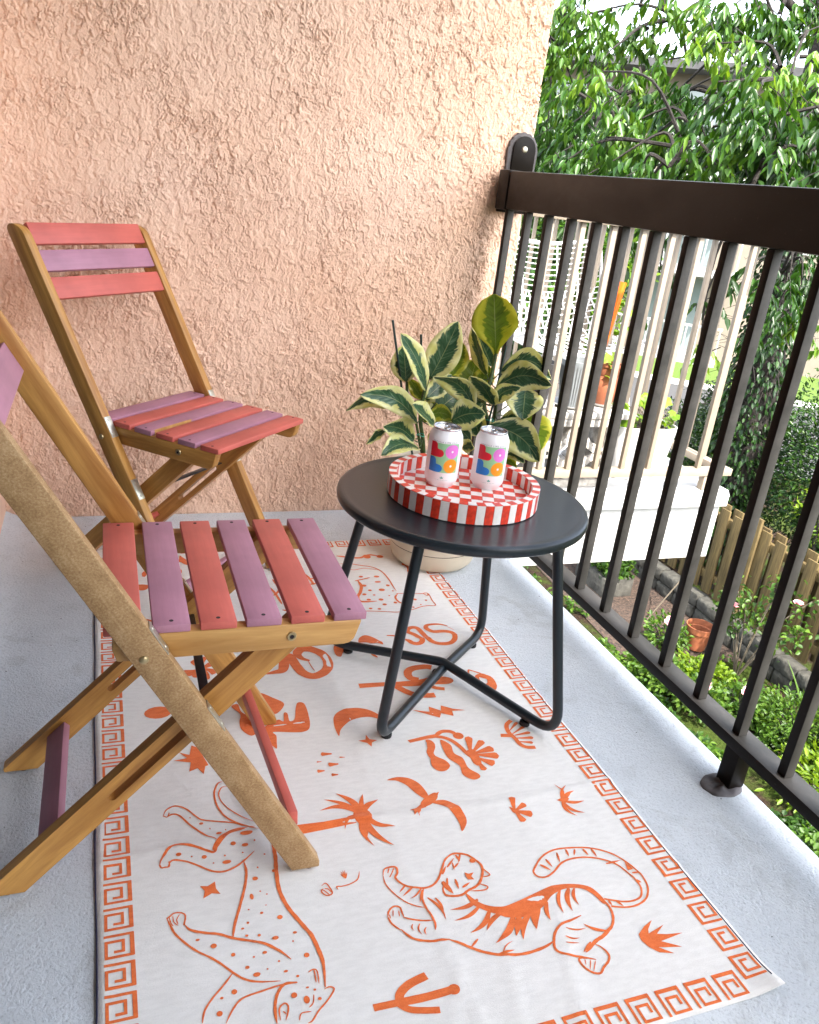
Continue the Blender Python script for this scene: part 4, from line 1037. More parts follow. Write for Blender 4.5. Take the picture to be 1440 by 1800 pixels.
def ficus_leaf(b, t, pw, bulge, shape, var, k):
    A, B = Vector(b), Vector(t); d = B-A; L = d.length; dd = d.normalized(); mid = (A+B)/2; view = (Vector((0, 0, 1))-mid).normalized()
    side = dd.cross(view).normalized(); pw *= 1.5; W = max(pw, min(.072, L*.5)); ang = math.acos(max(-1, min(1, pw/W))); ang *= (1 if k % 2 else -1)
    nrm = side.cross(dd).normalized(); wv = side*math.cos(ang)+nrm*math.sin(ang); n2 = wv.cross(dd).normalized()
    upv = Vector((0, 0, 1)); upv = (upv-dd*upv.dot(dd)); NU, NV = 14, 4; bm = bmesh.new(); uvl = bm.loops.layers.uv.new('UVMap'); g = []; rr = random.Random(k); cup = rr.uniform(.12, .35)*(1 if n2.dot(view) > 0 else -1); tw = rr.uniform(-.35, .35)
    for i in range(NU+1):
        u = i/NU
        if shape: hw = W/2*(math.sin(math.pi*min(1, u**1.35*.93+.035)))**.62*(.35+.65*min(1, u*2.0))
        else: hw = W/2*math.sin(math.pi*(u*.96+.02))**.72*(1.06-.25*u)
        if u > .93: hw *= (1-(u-.93)/.07*.75)
        c = A+d*u+upv*L*bulge*math.sin(math.pi*u)*.9+n2*L*.03*math.sin(3.0*u+k)
        wl_ = (wv*math.cos(tw*(u-.5))+n2*math.sin(tw*(u-.5))); row = []
        for j in range(-NV, NV+1):
            v = j/NV; wav = .0022*math.sin(u*15+k+j)*abs(v); q = c+wl_*hw*v+n2*(hw*cup*v*v+wav); row.append((bm.verts.new(q-A), u, v))
        g.append(row)
    for a, b2 in zip(g, g[1:]):
        for j in range(2*NV):
            q = (a[j], a[j+1], b2[j+1], b2[j]); f = bm.faces.new([x[0] for x in q])
            for lp, x in zip(f.loops, q): lp[uvl].uv = (x[1], x[2])
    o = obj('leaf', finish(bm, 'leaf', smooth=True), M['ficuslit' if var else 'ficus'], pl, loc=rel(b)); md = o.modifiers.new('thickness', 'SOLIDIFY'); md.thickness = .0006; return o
STEMPTS = [Vector(p) for p in ((.84, 1.99, .3), (.819, 1.98, .366), (.8, 1.97, .426), (.797, 1.96, .492), (.803, 1.96, .537), (.766, 1.99, .474), (.753, 1.98, .526), (1.0, 1.97, .3), (1.004, 1.96, .398), (.977, 1.96, .478), (.996, 1.98, .538), (1.01, 2, .603), (1.02, 1.97, .443))]
for k, q in enumerate(LEAVES):
    lf = ficus_leaf(q[0:3], q[3:6], q[6], q[7], q[8], q[9], k); A = Vector(q[0:3]); s = min(STEMPTS, key=lambda p: (p-A).length+max(0, p.z-A.z)*.7)
    if (s-A).length < .14 and (s-A).length > .006: obj('petiole', tube('petiole', [rel(p) for p in crv([tuple(s), tuple((s+A)/2-Vector((0, 0, .006))), tuple(A)], 4)], .0016, 6), M['stem'], pl)
# ================================================================ NEXT-DOOR BALCONY
nb = empty('next_balcony', (2.0, 2.45, -.012)); tag(nb, 'white concrete slab of the next-door balcony jutting out beyond the stucco wall', 'balcony')
def rn(x, y, z): return (x-2.0, y-2.45, z+.012)
obj('deck', prism('deck', [(1.21, 2.447), (2.385, 2.447), (2.425, 2.50), (2.425, 6.5), (1.21, 6.5)], .052, 'z', .004), M['slab'], nb, loc=rn(0, 0, -.064))
obj('fascia', box('fascia', 1.19, 2.470, -.30, 2.372, 6.5, -.0645, .003), M['slab'], nb, loc=rn(0, 0, 0))
nr = empty('cream_railing', (1.8, 2.52, -.01)); tag(nr, 'cream painted metal railing around the next-door balcony', 'railing')
def rr_(x, y, z): return (x-1.8, y-2.52, z+.01)
obj('bottom_rail', box('bottom_rail', 1.215, 2.495, .052, 2.412, 2.537, .082, .002), M['cream'], nr, loc=rr_(0, 0, 0))
obj('bottom_rail', box('bottom_rail', 2.368, 2.5375, .052, 2.410, 6.4, .082, .002), M['cream'], nr, loc=rr_(0, 0, 0))
obj('top_rail', box('top_rail', 1.215, 2.49, .955, 2.415, 2.545, 1.05, .003), M['cream'], nr, loc=rr_(0, 0, 0))
obj('top_rail', box('top_rail', 2.36, 2.5455, .955, 2.415, 6.4, 1.05, .003), M['cream'], nr, loc=rr_(0, 0, 0))
nbar = box('bar', -.0095, -.0095, .0825, .0095, .0095, .9545, .0015)
for k in range(9): obj('bar', nbar, M['cream'], nr, loc=rr_(2.246-.1215*k, 2.514, 0))
for k in range(31): obj('bar', nbar, M['cream'], nr, loc=rr_(2.389, 2.66+.1215*k, 0))
obj('post', box('post', 2.283, 2.500, -.010, 2.322, 2.533, .0515, .002), M['cream'], nr, loc=rr_(0, 0, 0))
for k in range(3): obj('post', box('post', 2.372, 3.4+k*1.2, -.010, 2.406, 3.44+k*1.2, .0515, .002), M['cream'], nr, loc=rr_(0, 0, 0))
# breeze block: square frame with four curved webs
def breeze():
    bm = bmesh.new(); W, D, H = .150, .15, .275
    def add(b):
        me_ = bpy.data.meshes.new('t'); b.to_mesh(me_); b.free(); bm.from_mesh(me_); bpy.data.meshes.remove(me_)
    for a in ((-W, 0, 0, W, D, .032), (-W, 0, H-.032, W, D, H), (-W, .001, .0325, -W+.026, D-.001, H-.0325), (W-.026, .001, .0325, W, D-.001, H-.0325)): add(box_bm(*a, .004))
    for sx, sz in ((-1, -1), (1, -1), (1, 1), (-1, 1)):
        pts = []
        for i in range(9): t = math.pi/2*i/8; pts.append((sx*(W-.12*math.cos(t)-.012), H/2+sz*(H/2-.115*math.sin(t)-.018)))
        for (x0, z0), (x1, z1) in zip(pts, pts[1:]):
            d = Vector((x1-x0, z1-z0)).normalized(); n = Vector((-d.y, d.x))*.014; b = bmesh.new()
            A = [b.verts.new((p[0], y, p[1])) for y in (.006, D-.006) for p in ((x0+n.x, z0+n.y), (x1+n.x, z1+n.y), (x1-n.x, z1-n.y), (x0-n.x, z0-n.y))]
            b.faces.new(A[:4]); b.faces.new(A[4:][::-1])
            for i in range(4): b.faces.new((A[i], A[i+4], A[(i+1) % 4+4], A[(i+1) % 4]))
            bmesh.ops.recalc_face_normals(b, faces=b.faces[:]); add(b)
    return finish(bm, 'breeze_block')
bb = breeze()
for x, l in ((1.388, 'grey breeze block nearest the stucco wall, half hidden by plant leaves'), (1.692, 'grey breeze block with curved webs beside the white tapered planter')):
    tag(obj('breeze_block', bb, M['block'], loc=(x, 2.56, -.0115)), l, 'block', 'breeze blocks used as a plant stand')
tag(obj('stand_top', box('stand_top', 1.24, 2.555, .2640, 1.93, 2.79, .2860, .004), M['block']), 'rough concrete slab laid across the breeze blocks under the pots', 'slab')
def ribbed(r0, r1, h, n=36, dep=.0022):
    bm = bmesh.new(); N = n*4; rings = []
    for z, r, rb in ((0, r0*.92, 0), (.004, r0, 1), (h*.5, (r0+r1)/2, 1), (h*.86, r1, 1), (h*.9, r1*1.03, 0), (h, r1*1.04, 0), (h, r1*.96, 0), (h*.86, r1*.92, 0)):
        rings.append([bm.verts.new(((r+rb*dep*math.cos(n*2*math.pi*i/N))*math.cos(2*math.pi*i/N), (r+rb*dep*math.cos(n*2*math.pi*i/N))*math.sin(2*math.pi*i/N), z)) for i in range(N)])
    for a, b in zip(rings, rings[1:]):
        for i in range(N): bm.faces.new((a[i], a[(i+1) % N], b[(i+1) % N], b[i]))
    bm.faces.new(rings[0][::-1]); bm.faces.new(rings[-1]); return finish(bm, 'pot_wall', auto=50)
def small_pot(x, y, r, h, mat, label, sauc=True):
    p = empty('ribbed_pot', (x, y, .2865)); tag(p, label, 'pot')
    if sauc: obj('saucer', lathe('saucer', [(0, .001), (r*.95, 0), (r*1.25, .012), (r*1.27, .013), (r*1.2, .013), (r*.9, .004), (0, .004)], 40), M['whitepot'], p)
    obj('pot_wall', ribbed(r*.72, r, h), M[mat], p, loc=(0, 0, .0045)); obj('soil', lathe('soil', [(0, h*.885), (r*.9, h*.87)], 24), M['soil'], p, loc=(0, 0, .0045)); return p
small_pot(1.700, 2.665, .068, .175, 'grey', 'pale grey ribbed flowerpot with dark rim on the concrete stand')
small_pot(1.530, 2.67, .068, .165, 'darkpot', 'dark charcoal ribbed flowerpot on a white saucer on the concrete stand')
ur = empty('terracotta_urn', (1.862, 2.70, .2865)); tag(ur, 'glossy terracotta urn with ivy leaves on the concrete stand', 'pot')
obj('saucer', lathe('saucer', [(0, .001), (.058, 0), (.075, .012), (.076, .014), (.07, .013), (.05, .004), (0, .004)], 40), M['whitepot'], ur)
obj('pot_wall', lathe('pot_wall', [(0, .005), (.036, .005), (.050, .03), (.058, .065), (.054, .095), (.044, .118), (.047, .125), (.047, .150), (.052, .155), (.052, .165), (.045, .165), (.042, .15), (0, .15)], 40), M['terra'], ur)
tag(obj('orange_pole', tube('orange_pole', [(-.039, .0, .0), (.060, .0, .758)], .015, 12), M['orange'], loc=(1.871, 2.825, -.0105+.0)), 'bright orange plastic pole leaning up behind the terracotta urn', 'pole')
wp = empty('tapered_planter', (2.055, 2.70, -.0115)); tag(wp, 'white tapered planter holding leafy ivy geraniums behind the cream railing', 'planter')
def sqpot():
    bm = bmesh.new(); rings = []; n = 40
    for z, a, b in ((0, .095, .07), (.03, .112, .082), (.10, .132, .094), (.228, .150, .105), (.228, .143, .098), (.20, .140, .095)):
        rg = []
        for i in range(n):
            t = 2*math.pi*i/n; c, s = math.cos(t), math.sin(t); e = .45; rg.append(bm.verts.new((a*abs(c)**e*(1 if c > 0 else -1), b*abs(s)**e*(1 if s > 0 else -1), z)))
        rings.append(rg)
    for a, b in zip(rings, rings[1:]):
        for i in range(n): bm.faces.new((a[i], a[(i+1) % n], b[(i+1) % n], b[i]))
    bm.faces.new(rings[0][::-1]); bm.faces.new(rings[-1]); return finish(bm, 'pot_wall', auto=50)
obj('pot_wall', sqpot(), M['whitepot'], wp); obj('soil', box('soil', -.125, -.085, .196, .125, .085, .212), M['soil'], wp)
M['ivy'] = m_leaf('ivy_leaf', [(.0, (.09, .18, .01)), (1, (.18, .28, .02))], .45)
def lobed(name, pts, r0, r1, seed):
    """palmate leaves facing up and outward at pts"""
    rg = random.Random(seed); V = []; F = []; n0 = 0; sh = []
    for p in pts:
        r = rg.uniform(r0, r1); a0 = rg.uniform(0, 6.3); nrm = Vector((rg.uniform(-.6, .6), rg.uniform(-1, .1), rg.uniform(.4, 1))).normalized(); u = nrm.orthogonal().normalized(); w = nrm.cross(u); c = Vector(p); V.append(c); s = rg.random()
        for i in range(15):
            a = a0+2*math.pi*i/15; q = r*(1 if i % 3 == 0 else .72 if i % 3 == 1 else .78); V.append(c+(u*math.cos(a)+w*math.sin(a))*q+nrm*(-.15*r*(i % 3 == 0)))
        for i in range(15): F.append((n0, n0+1+i, n0+1+(i+1) % 15)); sh.append(s)
        n0 += 16
    me = mesh_np(name, [tuple(v) for v in V], F); at = me.attributes.new('shade', 'FLOAT', 'FACE'); at.data.foreach_set('value', np.array(sh, np.float32)); return me
rg_ = random.Random(4)
obj('foliage', lobed('foliage', [(rg_.uniform(-.17, .14), rg_.uniform(-.08, .06), rg_.uniform(.22, .33)) for _ in range(46)], .02, .034, 5), M['ivy'], wp)
bmv = bmesh.new()
for k in range(26):
    x = rg_.uniform(-.1, .1); tube_bm(bmv, [(x, rg_.uniform(-.05, .05), .21), (x+rg_.uniform(-.05, .05), -.05, .24), (x+rg_.uniform(-.06, .06), rg_.uniform(-.06, .06), .29)], .0018, 4)
obj('stem', finish(bmv, 'stem'), M['twig'], wp)
obj('foliage', lobed('foliage', [(rg_.uniform(-.05, .05), rg_.uniform(-.05, .04), rg_.uniform(.155, .2)) for _ in range(12)]+[(.05, -.03, .11), (-.02, -.055, .12), (.06, 0, .30), (.075, 0, .33), (.055, 0, .36)], .016, .028, 6), M['ivy'], ur)
# wire chair with lattice back
wc = empty('wire_chair', (2.12, 3.55, -.0115)); tag(wc, 'white wire lounge chair with a lattice back on the next-door balcony', 'chair')
def shell(u, v):   # u -1..1 across, v 0 seat front .. 1 top of back
    w = .33*(1-.12*v); x = w*u; s = v; y = -.28+.50*min(1, s/.5) if s < .5 else .22+.13*((s-.5)/.5); z = .36-.03*math.sin(math.pi*min(1, s/.5)) if s < .5 else .36+.46*((s-.5)/.5)**.9
    z += .10*u*u*(1-.5*v); y -= .10*u*u*(1 if v > .5 else v*2); return (x, y, z)
bmw = bmesh.new()
for i in range(19):
    v = .45+.55*i/18; tube_bm(bmw, [shell(u, v) for u in np.linspace(-1, 1, 13)], .0035 if i < 18 else .011, 5)
for i in range(7): tube_bm(bmw, [shell(-1+2*i/6, v) for v in np.linspace(0, 1, 15)], .004, 5)
obj('lattice', finish(bmw, 'lattice'), M['wire'], wc)
bmw = bmesh.new()
for i in range(-12, 14):
    for sg in (-1, 1):
        pts = [shell(max(-1, min(1, sg*(i/7+ (v-.1)*1.0))), v) for v in np.linspace(.02, .72, 9) if abs(i/7+(v-.1)) <= 1.02]
        if len(pts) > 2: tube_bm(bmw, pts, .0045, 5)
obj('woven_seat', finish(bmw, 'woven_seat'), M['wire'], wc)
bmw = bmesh.new(); tube_bm(bmw, [shell(-1, v) for v in np.linspace(0, 1, 15)]+[shell(u, 1) for u in np.linspace(-1, 1, 9)][1:]+[shell(1, v) for v in np.linspace(1, 0, 15)][1:], .010, 6)
obj('rim', finish(bmw, 'rim'), M['wire'], wc)
for a, b in (((-.28, -.22, .37), (-.30, -.3, 0)), ((.28, -.22, .37), (.30, -.3, 0)), ((-.26, .2, .38), (-.3, .34, 0)), ((.26, .2, .38), (.3, .34, 0))): obj('leg', tube('leg', [a, b], .009, 8), M['wire'], wc)
# ================================================================ GARDEN BELOW
G0 = -2.7
def m_ground():
    t = MT('garden_ground', .95, spec=.1); c = t.co('Object'); n = t.N('TexNoise', Scale=1.3, Detail=6.0, Roughness=.65); t.L(c, n.inputs[0]); f = t.N('TexNoise', Scale=45.0, Detail=5.0, Roughness=.7); t.L(c, f.inputs[0])
    soil = t.ramp(f.outputs[0], [(.3, (.012, .007, .005)), (.55, (.035, .022, .015)), (.72, (.09, .065, .045))]); gr = t.ramp(f.outputs[0], [(.3, (.02, .032, .005)), (.7, (.055, .08, .014))])
    t.color(t.mix(t.ramp(n.outputs[0], [(.47, g3(0)), (.56, g3(1))]), soil, gr)); t.bump(f.outputs[0], .03); return t.m
bm = bmesh.new(); bmesh.ops.create_grid(bm, x_segments=2, y_segments=2, size=400); tag(obj('ground', finish(bm, 'ground'), m_ground(), loc=(0, 0, G0)), kind='structure')
M['asphalt'] = plain('asphalt', (.05, .05, .052), .9, 0, .15, 60); M['lawn'] = plain('lawn_grass', (.06, .11, .008), .9, 0, .35, 25, .02)
def quad(name, pts, z, m): 
    bm = bmesh.new(); bm.faces.new([bm.verts.new((x, y, z)) for x, y in pts]); o = obj(name, finish(bm, name), m); tag(o, kind='structure'); return o
cdir = Vector((math.sin(R(40)), math.cos(R(40)))); sdir = Vector((cdir.y, -cdir.x))
def strip(d0, d1, s0, s1): return [tuple(cdir*d+sdir*s) for d, s in ((d0, s0), (d0, s1), (d1, s1), (d1, s0))]
quad('driveway', strip(14.2, 20.6, -16, 16), G0+.008, M['asphalt']); quad('pavement', strip(20.6, 21.4, -16, 16), G0+.014, M['slab']); quad('lawn', strip(21.4, 25.5, -16, 16), G0+.012, M['lawn'])
M['soilbed'] = plain('bare_soil', (.045, .028, .019), .97, 0, .75, 38, .03)
quad('soil_bed', [(4.32, 5.0), (5.62, 4.9), (5.62, 9.5), (4.55, 9.5)], G0+.01, M['soilbed'])
# fence: boards alternate front and back of two rails, on a low wall of stone blocks
fx = 5.63
fw = empty('stone_edging', (fx-.04, 6, G0)); tag(fw, 'low edging wall of grey garden stones beneath the wooden fence', 'wall')
rs_ = random.Random(9)
def stone_mesh(L, H, D, seed):
    bm = box_bm(0, 0, 0, D, L, H, .02)
    for v in bm.verts: v.co += Vector((noise.noise(v.co*9+Vector((seed, 0, 0))), noise.noise(v.co*9+Vector((0, seed, 0))), noise.noise(v.co*9+Vector((0, 0, seed)))))*.02
    return finish(bm, 'stone_block', auto=40)
for row in range(2):
    y = 2.2-row*.11
    while y < 10.5:
        L = rs_.uniform(.2, .36); obj('stone_block', stone_mesh(L-.014, .132, .14, rs_.random()*50), M['stone'], fw, loc=(-.10+rs_.uniform(-.01, .01), y-6, .003+row*.136)); y += L
fe = empty('board_fence', (fx, 6, G0+.28)); tag(fe, 'weathered brown wooden fence of vertical boards behind the flower bed', 'fence')
for i in range(5):
    bmr = box('board', 0, 0, 0, .02, .125, .885, .003); bmr.name = 'board'
    for v in bmr.vertices: v.co.y += .004*math.sin(v.co.z*3+i*1.3); v.co.z += (.006*math.sin(i*2.1) if v.co.z > .4 else 0)
    (fboards := globals().setdefault('FB', [])).append(bmr)
for k in range(88):
    y = 2.0+k*.092; back = k % 2; o = obj('board', FB[k % 5], M['fence'], fe, loc=(.052 if back else -.022+rs_.uniform(-.003, .003), y-6, (0 if not back else .02)+rs_.uniform(-.012, .012))); o.rotation_euler = (rs_.uniform(-.01, .01), 0, 0)
for z in (.12, .72): obj('fence_rail', box('fence_rail', .001, -4.1, z, .048, 4.5, z+.085, .003), M['fence'], fe)
for k in range(4): obj('fence_post', box('fence_post', -.052, -.045, -.26, -.0245, .045, .99, .004), M['fence'], fe, loc=(0, [-.7, 1.25, -2.7, 3.2][k], 0))
# ---- leaves
def leaf_cloud(name, cen, nrm, L, W, seed, shade, droop=.5):
    """cen (n,3) base points, nrm (n,3) directions the leaves hang along; folded 2-quad leaf + tips"""
    rg = np.random.default_rng(seed); n = len(cen); d = nrm/np.linalg.norm(nrm, axis=1, keepdims=True)
    up = rg.normal(size=(n, 3))*.45+np.array([0, 0, 1.0]); s = np.cross(d, up); s /= np.linalg.norm(s, axis=1, keepdims=True)+1e-9; q = np.cross(s, d)
    l = L*rg.uniform(.7, 1.2, (n, 1)); w = W*rg.uniform(.7, 1.15, (n, 1)); f = w*.22
    mid = cen+d*l*.5-q*l*.06; tip = cen+d*l+np.array([0, 0, -1])*l*droop*.35
    V = np.stack([cen, cen+d*l*.3+s*w*.42+q*f, mid+d*l*.12+s*w*.42+q*f, tip, mid+d*l*.12-s*w*.42+q*f, cen+d*l*.3-s*w*.42+q*f, mid+d*l*.1], 1)
    o = np.arange(n)[:, None]*7; F = np.concatenate([o+[[0, 1, 2, 6]], o+[[6, 2, 3, 3]][:1], o+[[0, 6, 4, 5]]], 0)
    F4 = np.concatenate([o+np.array([[0, 1, 2, 6]]), o+np.array([[0, 6, 4, 5]])], 0); F3 = np.concatenate([o+np.array([[6, 2, 3]]), o+np.array([[6, 3, 4]])], 0)
    tri = np.concatenate([F4[:, [0, 1, 2]], F4[:, [0, 2, 3]], F3], 0); me = mesh_np(name, V.reshape(-1, 3), tri, True)
    a = me.attributes.new('shade', 'FLOAT', 'FACE'); a.data.foreach_set('value', np.tile(np.asarray(shade, np.float32), 6)); return me
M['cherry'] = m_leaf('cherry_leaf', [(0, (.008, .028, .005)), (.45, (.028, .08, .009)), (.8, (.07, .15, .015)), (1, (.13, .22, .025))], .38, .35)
M['darkleaf'] = m_leaf('hedge_leaf', [(0, (.007, .024, .006)), (.6, (.02, .058, .01)), (1, (.055, .115, .015))], .3, .35)
M['lime'] = m_leaf('lime_leaf', [(0, (.06, .12, .006)), (1, (.15, .23, .012))], .4); M['herb'] = m_leaf('herb_leaf', [(0, (.018, .05, .007)), (.5, (.04, .095, .01)), (1, (.09, .16, .018))], .4)
MASS = [ (3.33,6.16,2.25,0.29),(3.22,6.22,2.05,0.22),(3.52,6.05,2.2,0.22),(3.23,5.64,1.74,0.2),(3.39,5.55,1.74,0.18),(3.37,6.7,2.32,0.21),(3.87,5.83,2.37,0.22),(4.11,5.66,2.32,0.2),(2.65,4.48,1.71,0.08),(3.56,5.44,1.79,0.18),(3.41,4.94,1.69,0.17),(3.27,6.19,1.43,0.22),(2.95,5.23,1.51,0.19),(2.56,4.53,1.25,0.16),(3.5,5.36,1.64,0.18),(3.56,5.07,1.67,0.17),(3.41,6.12,1.81,0.17),(3.79,4.66,1.49,0.17),(3.9,5.2,1.47,0.2),(3.57,5.07,1.32,0.17),(3.22,5.3,1.28,0.15),(4.08,4.67,1.49,0.19),(4.7,5.19,1.79,0.2),(3.73,5.92,2.21,0.11),(4.43,5.42,2.13,0.11),(2.76,4.53,1.39,0.15),(2.96,4.63,1.47,0.15),(2.66,4.23,1.25,0.14),(3.11,4.54,1.44,0.17),(2.69,3.97,1.21,0.1),(2.97,4.02,1.27,0.14),(3.27,4.55,1.49,0.16),(3.3,4.4,1.94,0.13),(3.73,4.7,2.18,0.19),(3.64,4.77,2.23,0.17),(4.18,4.98,2.25,0.2),(4.31,4.87,2.26,0.2),(3.16,4.13,1.71,0.12),(3.21,3.83,1.68,0.13),(3.56,4.19,1.81,0.12),(3.35,4.49,1.62,0.12),(3.22,4.21,1.45,0.15),(3.13,3.9,1.54,0.14),(3.2,3.84,1.41,0.16),(3.13,3.64,1.53,0.13),(3.35,3.71,1.49,0.14),(2.98,3.76,1.28,0.13),(3.35,3.97,1.29,0.15),(3.48,3.87,1.33,0.16),(3.43,3.64,1.39,0.16),(4.06,4.42,1.87,0.17),(3.15,3.36,1.23,0.11),(3.78,4,1.63,0.15),(3.3,5.25,1.61,0.17),(3.02,5.18,0.86,0.1),(3.14,5.69,0.75,0.09),(3.08,4.56,0.82,0.08),(3.02,4.6,0.72,0.08),(3.26,4.43,0.88,0.08),(3.27,4.42,0.68,0.07),(4.18,4.3,0.76,0.13),(4.24,4.24,0.7,0.1),(4.55,4.64,0.49,0.13),(4.67,4.52,0.42,0.13),(4.45,4.74,0.61,0.09),(4.83,5.07,0.24,0.1),(3.19,3.85,0.62,0.05),(3.21,3.83,0.37,0.04),(3.17,4.49,0.45,0.06),(3.98,4.49,0.76,0.08)]
def boughs(mass, dens, L, W, seed, dark=None, clus=7):
    rg = np.random.default_rng(seed); cs = []; ds = []; sh = []; tw = []
    for (x, y, z, r) in mass:
        nc = max(3, int(dens*(r/.15)**1.9)); c = np.array([x, y, z])+rg.normal(size=(nc, 3))*np.array([r, r*1.25, r])*.52
        tone = rg.uniform(.1, .9)
        for p in c:
            m = rg.integers(clus-2, clus+4); a = rg.uniform(0, 6.28); ax_ = np.array([math.cos(a), math.sin(a), -.25]); t = np.linspace(0, L*1.5, m)[:, None]
            base = p+ax_*t+np.array([0, 0, -.4])*t*t/L; side = rg.uniform(-1, 1, (m, 1)); pr_ = np.cross(ax_, [0, 0, 1]); dirn = ax_*.5+pr_*side*1.1+np.array([0, 0, -1])*rg.uniform(.5, 1.4, (m, 1))
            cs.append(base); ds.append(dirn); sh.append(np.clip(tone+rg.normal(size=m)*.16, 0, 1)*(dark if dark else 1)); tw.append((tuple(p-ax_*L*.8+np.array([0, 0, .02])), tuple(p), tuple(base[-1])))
    return np.concatenate(cs), np.concatenate(ds), np.concatenate(sh), tw
tree = empty('cherry_tree', (6.3, 6.43, G0)); tag(tree, 'large leafy cherry tree with ivy-clad trunk and drooping branches beyond the fence', 'tree')
def rt(p): return (p[0]-6.3, p[1]-6.43, p[2]-G0)
trunkp = [(6.3, 6.43, G0), (6.3, 6.43, -.71), (6.27, 6.45, -.13), (6.22, 6.5, .63), (6.18, 6.54, 1.4), (6.15, 6.57, 1.93), (6.09, 6.63, 2.66), (6.0, 6.7, 4.2)]
q_ = crv(trunkp, 6); obj('trunk', tube('trunk', [rt(p) for p in q_], [(.2-.0022*i)*(1+.08*math.sin(i*1.9)) for i in range(len(q_))], 14), M['bark'], tree)
limbs = [([(6.13, 6.59, 1.89), (5.72, 6.42, 2.15), (5.26, 6.29, 2.29), (4.79, 6.15, 2.3), (4.36, 5.98, 2.23), (4.0, 5.75, 2.07), (3.58, 5.55, 1.83), (3.19, 5.31, 1.63)], .075, .012),
 ([(6.05, 6.66, 2.66), (5.24, 6.57, 2.9), (4.44, 6.17, 2.57), (4.06, 5.95, 2.39), (3.7, 5.82, 2.24), (3.43, 5.64, 2.07), (3.19, 5.43, 1.92), (2.92, 5.24, 1.69)], .06, .012),
 ([(6.17, 6.55, 1.55), (5.38, 5.92, 1.52), (4.61, 5.27, 1.5), (3.99, 4.88, 1.58), (3.52, 4.61, 1.65)], .04, .008),
 ([(6.15, 6.55, 2.2), (5.5, 5.6, 2.5), (4.7, 4.9, 2.4), (4.0, 4.5, 2.1), (3.4, 4.0, 1.75)], .05, .008), ([(4.79, 6.15, 2.3), (4.3, 5.4, 2.0), (3.7, 4.8, 1.75), (3.2, 4.3, 1.45), (2.8, 3.9, 1.25)], .028, .006),
 ([(6.2, 6.5, .9), (5.6, 5.7, 1.1), (4.9, 5.0, .95), (4.3, 4.5, .75)], .03, .006), ([(4.36, 5.98, 2.23), (3.9, 5.9, 2.4), (3.4, 6.1, 2.3), (3.1, 6.3, 2.1)], .03, .006),
 ([(4.0, 4.5, 2.1), (3.6, 4.1, 1.6), (3.3, 3.8, 1.3)], .015, .004), ([(6.1, 6.6, 2.5), (5.2, 5.9, 2.75), (4.4, 5.2, 2.5), (4.0, 4.8, 2.2)], .03, .006)]
for P, r0, r1 in limbs:
    q_ = crv(P, 6); n_ = len(q_); q_ = [p+Vector((noise.noise(p*2.3), noise.noise(p*2.3+Vector((5, 0, 0))), noise.noise(p*2.3+Vector((0, 9, 0)))))*.05 for p in q_]
    obj('branch', tube('branch', [rt(p) for p in q_], [.75*r0+(r1-r0)*(i/(n_-1))**.7 for i in range(n_)], 8), M['bark'], tree)
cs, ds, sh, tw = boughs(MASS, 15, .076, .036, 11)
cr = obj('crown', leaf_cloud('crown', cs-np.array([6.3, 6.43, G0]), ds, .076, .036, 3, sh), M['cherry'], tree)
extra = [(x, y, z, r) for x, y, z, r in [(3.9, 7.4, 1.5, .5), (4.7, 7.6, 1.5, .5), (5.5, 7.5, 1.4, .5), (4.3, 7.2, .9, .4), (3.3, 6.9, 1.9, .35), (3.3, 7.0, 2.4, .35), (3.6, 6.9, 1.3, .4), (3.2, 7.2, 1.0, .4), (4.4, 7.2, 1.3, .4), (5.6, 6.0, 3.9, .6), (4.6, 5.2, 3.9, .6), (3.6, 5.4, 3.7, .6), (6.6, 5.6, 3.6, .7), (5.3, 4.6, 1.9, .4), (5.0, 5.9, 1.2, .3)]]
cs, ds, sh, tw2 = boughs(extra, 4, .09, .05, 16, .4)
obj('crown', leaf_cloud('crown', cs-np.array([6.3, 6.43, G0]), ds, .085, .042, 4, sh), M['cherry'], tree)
bmt = bmesh.new(); rq = random.Random(3)
for a, b, c in (tw+tw2)[::3]: tube_bm(bmt, [rt(a), rt(b), rt(c)], [.0035, .0028, .0012], 4, False)
lp = [p for P, _, _ in limbs for p in crv(P, 3)]
for (x, y, z, r) in MASS+extra:      # boughs tied back to the nearest limb
    m_ = Vector((x, y, z)); s_ = min(lp, key=lambda p: (p-m_).length); md_ = (s_+m_)/2+Vector((rq.uniform(-.1, .1), rq.uniform(-.1, .1), rq.uniform(0, .15))); qq = crv([tuple(s_), tuple(md_), tuple(m_)], 5); tube_bm(bmt, [rt(p) for p in qq], [.013-.0009*i for i in range(len(qq))], 5, False)
obj('twigs', finish(bmt, 'twigs'), M['bark'], tree)['kind'] = 'stuff'
# ivy on the trunk
rg = np.random.default_rng(5); n_ = 4200; zz = rg.uniform(-2.4, 1.9, n_); aa = rg.uniform(0, 6.28, n_); rad = .22+rg.uniform(0, .12, n_)
c0 = np.stack([6.26+rad*np.cos(aa)-6.3, 6.5+rad*np.sin(aa)-6.43, zz-G0], 1); obj('ivy', leaf_cloud('ivy', c0, np.stack([np.cos(aa)*.5, np.sin(aa)*.5, -np.ones(n_)], 1), .06, .045, 6, rg.random(n_)*.7), M['darkleaf'], tree)
bmt = bmesh.new()
for k in range(150):
    a = rq.uniform(0, 6.28); z = rq.uniform(-1.4, 1.8); p = Vector((6.25+.22*math.cos(a), 6.5+.22*math.sin(a), z)); P_ = [p]
    for j in range(4): p = p+Vector((math.cos(a)*.07+rq.uniform(-.06, .06), math.sin(a)*.07+rq.uniform(-.06, .06), rq.uniform(-.12, .05))); P_.append(p)
    tube_bm(bmt, [rt(p) for p in P_], [.005, .004, .003, .0025, .0015], 4, False)
